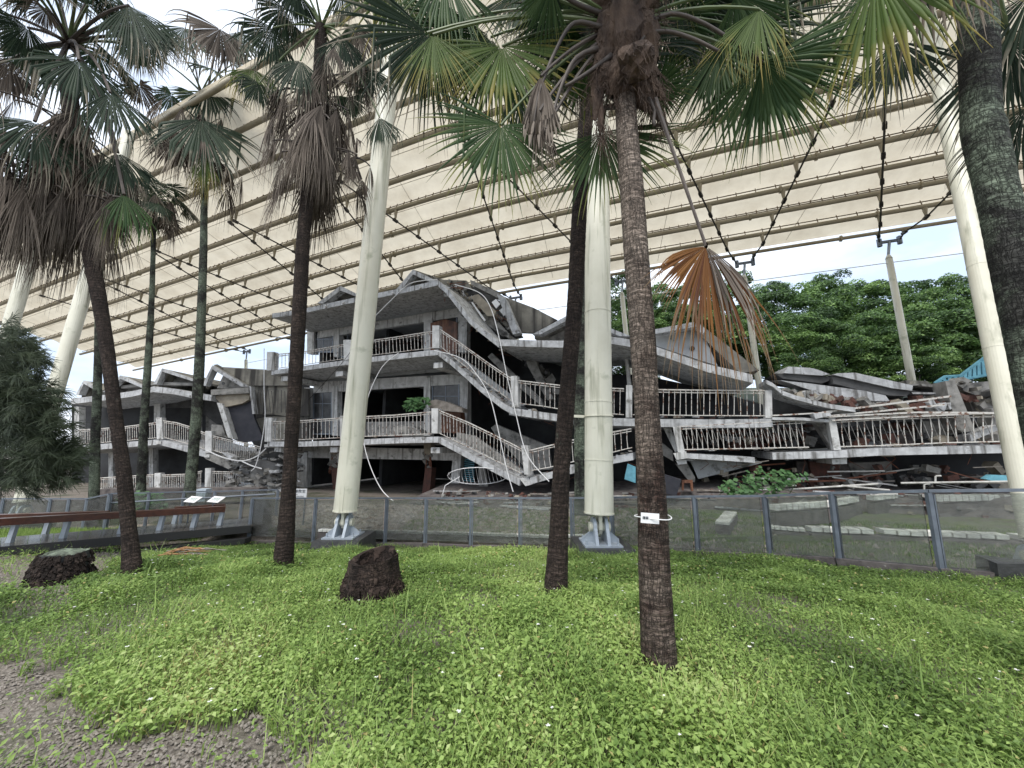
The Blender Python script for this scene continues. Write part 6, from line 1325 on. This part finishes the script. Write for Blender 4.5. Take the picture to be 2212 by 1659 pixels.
o = sb_.build('flower_stems', M['petg']); o['kind'] = 'stuff'; o['label'] = 'thin stems of the tiny white flowers'; o['category'] = 'stems'
# short grass in the enclosure and beside the boardwalk
def turf(name, lab, n, xr, yf, h, seed, tn):
    g = np.random.default_rng(seed); X = g.uniform(*xr, n); lo, hi = yf; Y = lo(X)+(hi(X)-lo(X))*g.random(n); Z = np.interp(X, [-20,-7,1,4,8,14], [-.75,-.68,-.6,-.32,-.25,-.25])+.02
    az = g.uniform(0, 6.28, n); H = h*g.uniform(.5, 1.3, n); base = np.stack([X, Y, Z], -1); dd = np.stack([np.cos(az)*.4, np.sin(az)*.4, np.ones(n)], -1); sw = np.stack([-np.sin(az), np.cos(az), np.zeros(n)], -1)*.006
    tip = base+dd*H[:, None]; V = np.stack([base-sw, base+sw, tip], 1).reshape(-1, 3); F = np.arange(3*n).reshape(-1, 3)
    o = np_mesh(name, V, F, M['gc'], None, col=np.repeat(np.clip(tn+g.normal(0, .12, n), 0, 1), 3)); o['kind'] = 'stuff'; o['label'] = lab; o['category'] = 'grass'
fyi = lambda X: np.interp(X, fX, fY)
def pebbles(name, lab, n, fx_, sz, seed, m):
    g = np.random.default_rng(seed); X, Y, Z = fx_(n, g); n = len(X); s_ = g.uniform(*sz, n)[:, None]*(1+.06*Y[:, None]); c = np.stack([X, Y, Z], -1)
    k = [g.normal(0, .25, (n, 3)) for _ in range(5)]; D = [np.array(q, float) for q in ((1,0,0),(0,1,0),(-1,0,0),(0,-1,0),(0,0,.8))]
    V = np.stack([c+(D[i]+k[i])*s_ for i in range(5)], 1).reshape(-1, 3); b = np.arange(n)*5
    F = np.concatenate([np.stack([b+i, b+(i+1) % 4, b+4], -1) for i in range(4)])
    o = np_mesh(name, V, F, m, None); o['kind'] = 'stuff'; o['label'] = lab; o['category'] = 'gravel'
def bare_pts(n, g):
    u = g.random(n); Y = 1.8+u**1.4*9; X = g.uniform(-1.6, .4, n)*Y; k = np.zeros(n, bool)
    for P in BARE+THIN: k |= pip(P, X, Y)
    return X[k], Y[k], gz(X[k], Y[k])+.01
pebbles('gravel_stones', 'small grey-brown gravel stones on the bare patches', 90000, bare_pts, (.004,.011), 81, mat('gravel_stone', (.13,.11,.09), .9, (.30,.27,.235), 60, coord='World'))
def enc_pts(n, g):
    X = g.uniform(-8, 9, n); Y = np.interp(X, fX, fY)+.5+g.random(n)**1.3*4.5; k = (Y < 14.2-.393*X) & (g.random(n) < np.where(X > 3.5, .12, 1)); return X[k], Y[k], np.interp(X[k], [-20,-7,1,4,8,14], [-.75,-.68,-.6,-.32,-.25,-.25])
pebbles('rubble_stones', 'loose stones and chips strewn on the ground inside the fence', 12000, enc_pts, (.01,.06), 82, mat('rubble_stone', (.16,.12,.10), .95, (.34,.31,.28), 4, coord='World'))
turf('enclosure_grass', 'short dull grass growing inside the glass fence', 60000, (-3, 11), (lambda X: fyi(X)+.7, lambda X: 13.6-.393*X), .06, 71, .36)
turf('verge_grass', 'strip of short grass between the far-left fence and the boardwalk', 16000, (-14, -7.5), (lambda X: 9.6+0*X, lambda X: 11.0+0*X), .09, 72, .6)
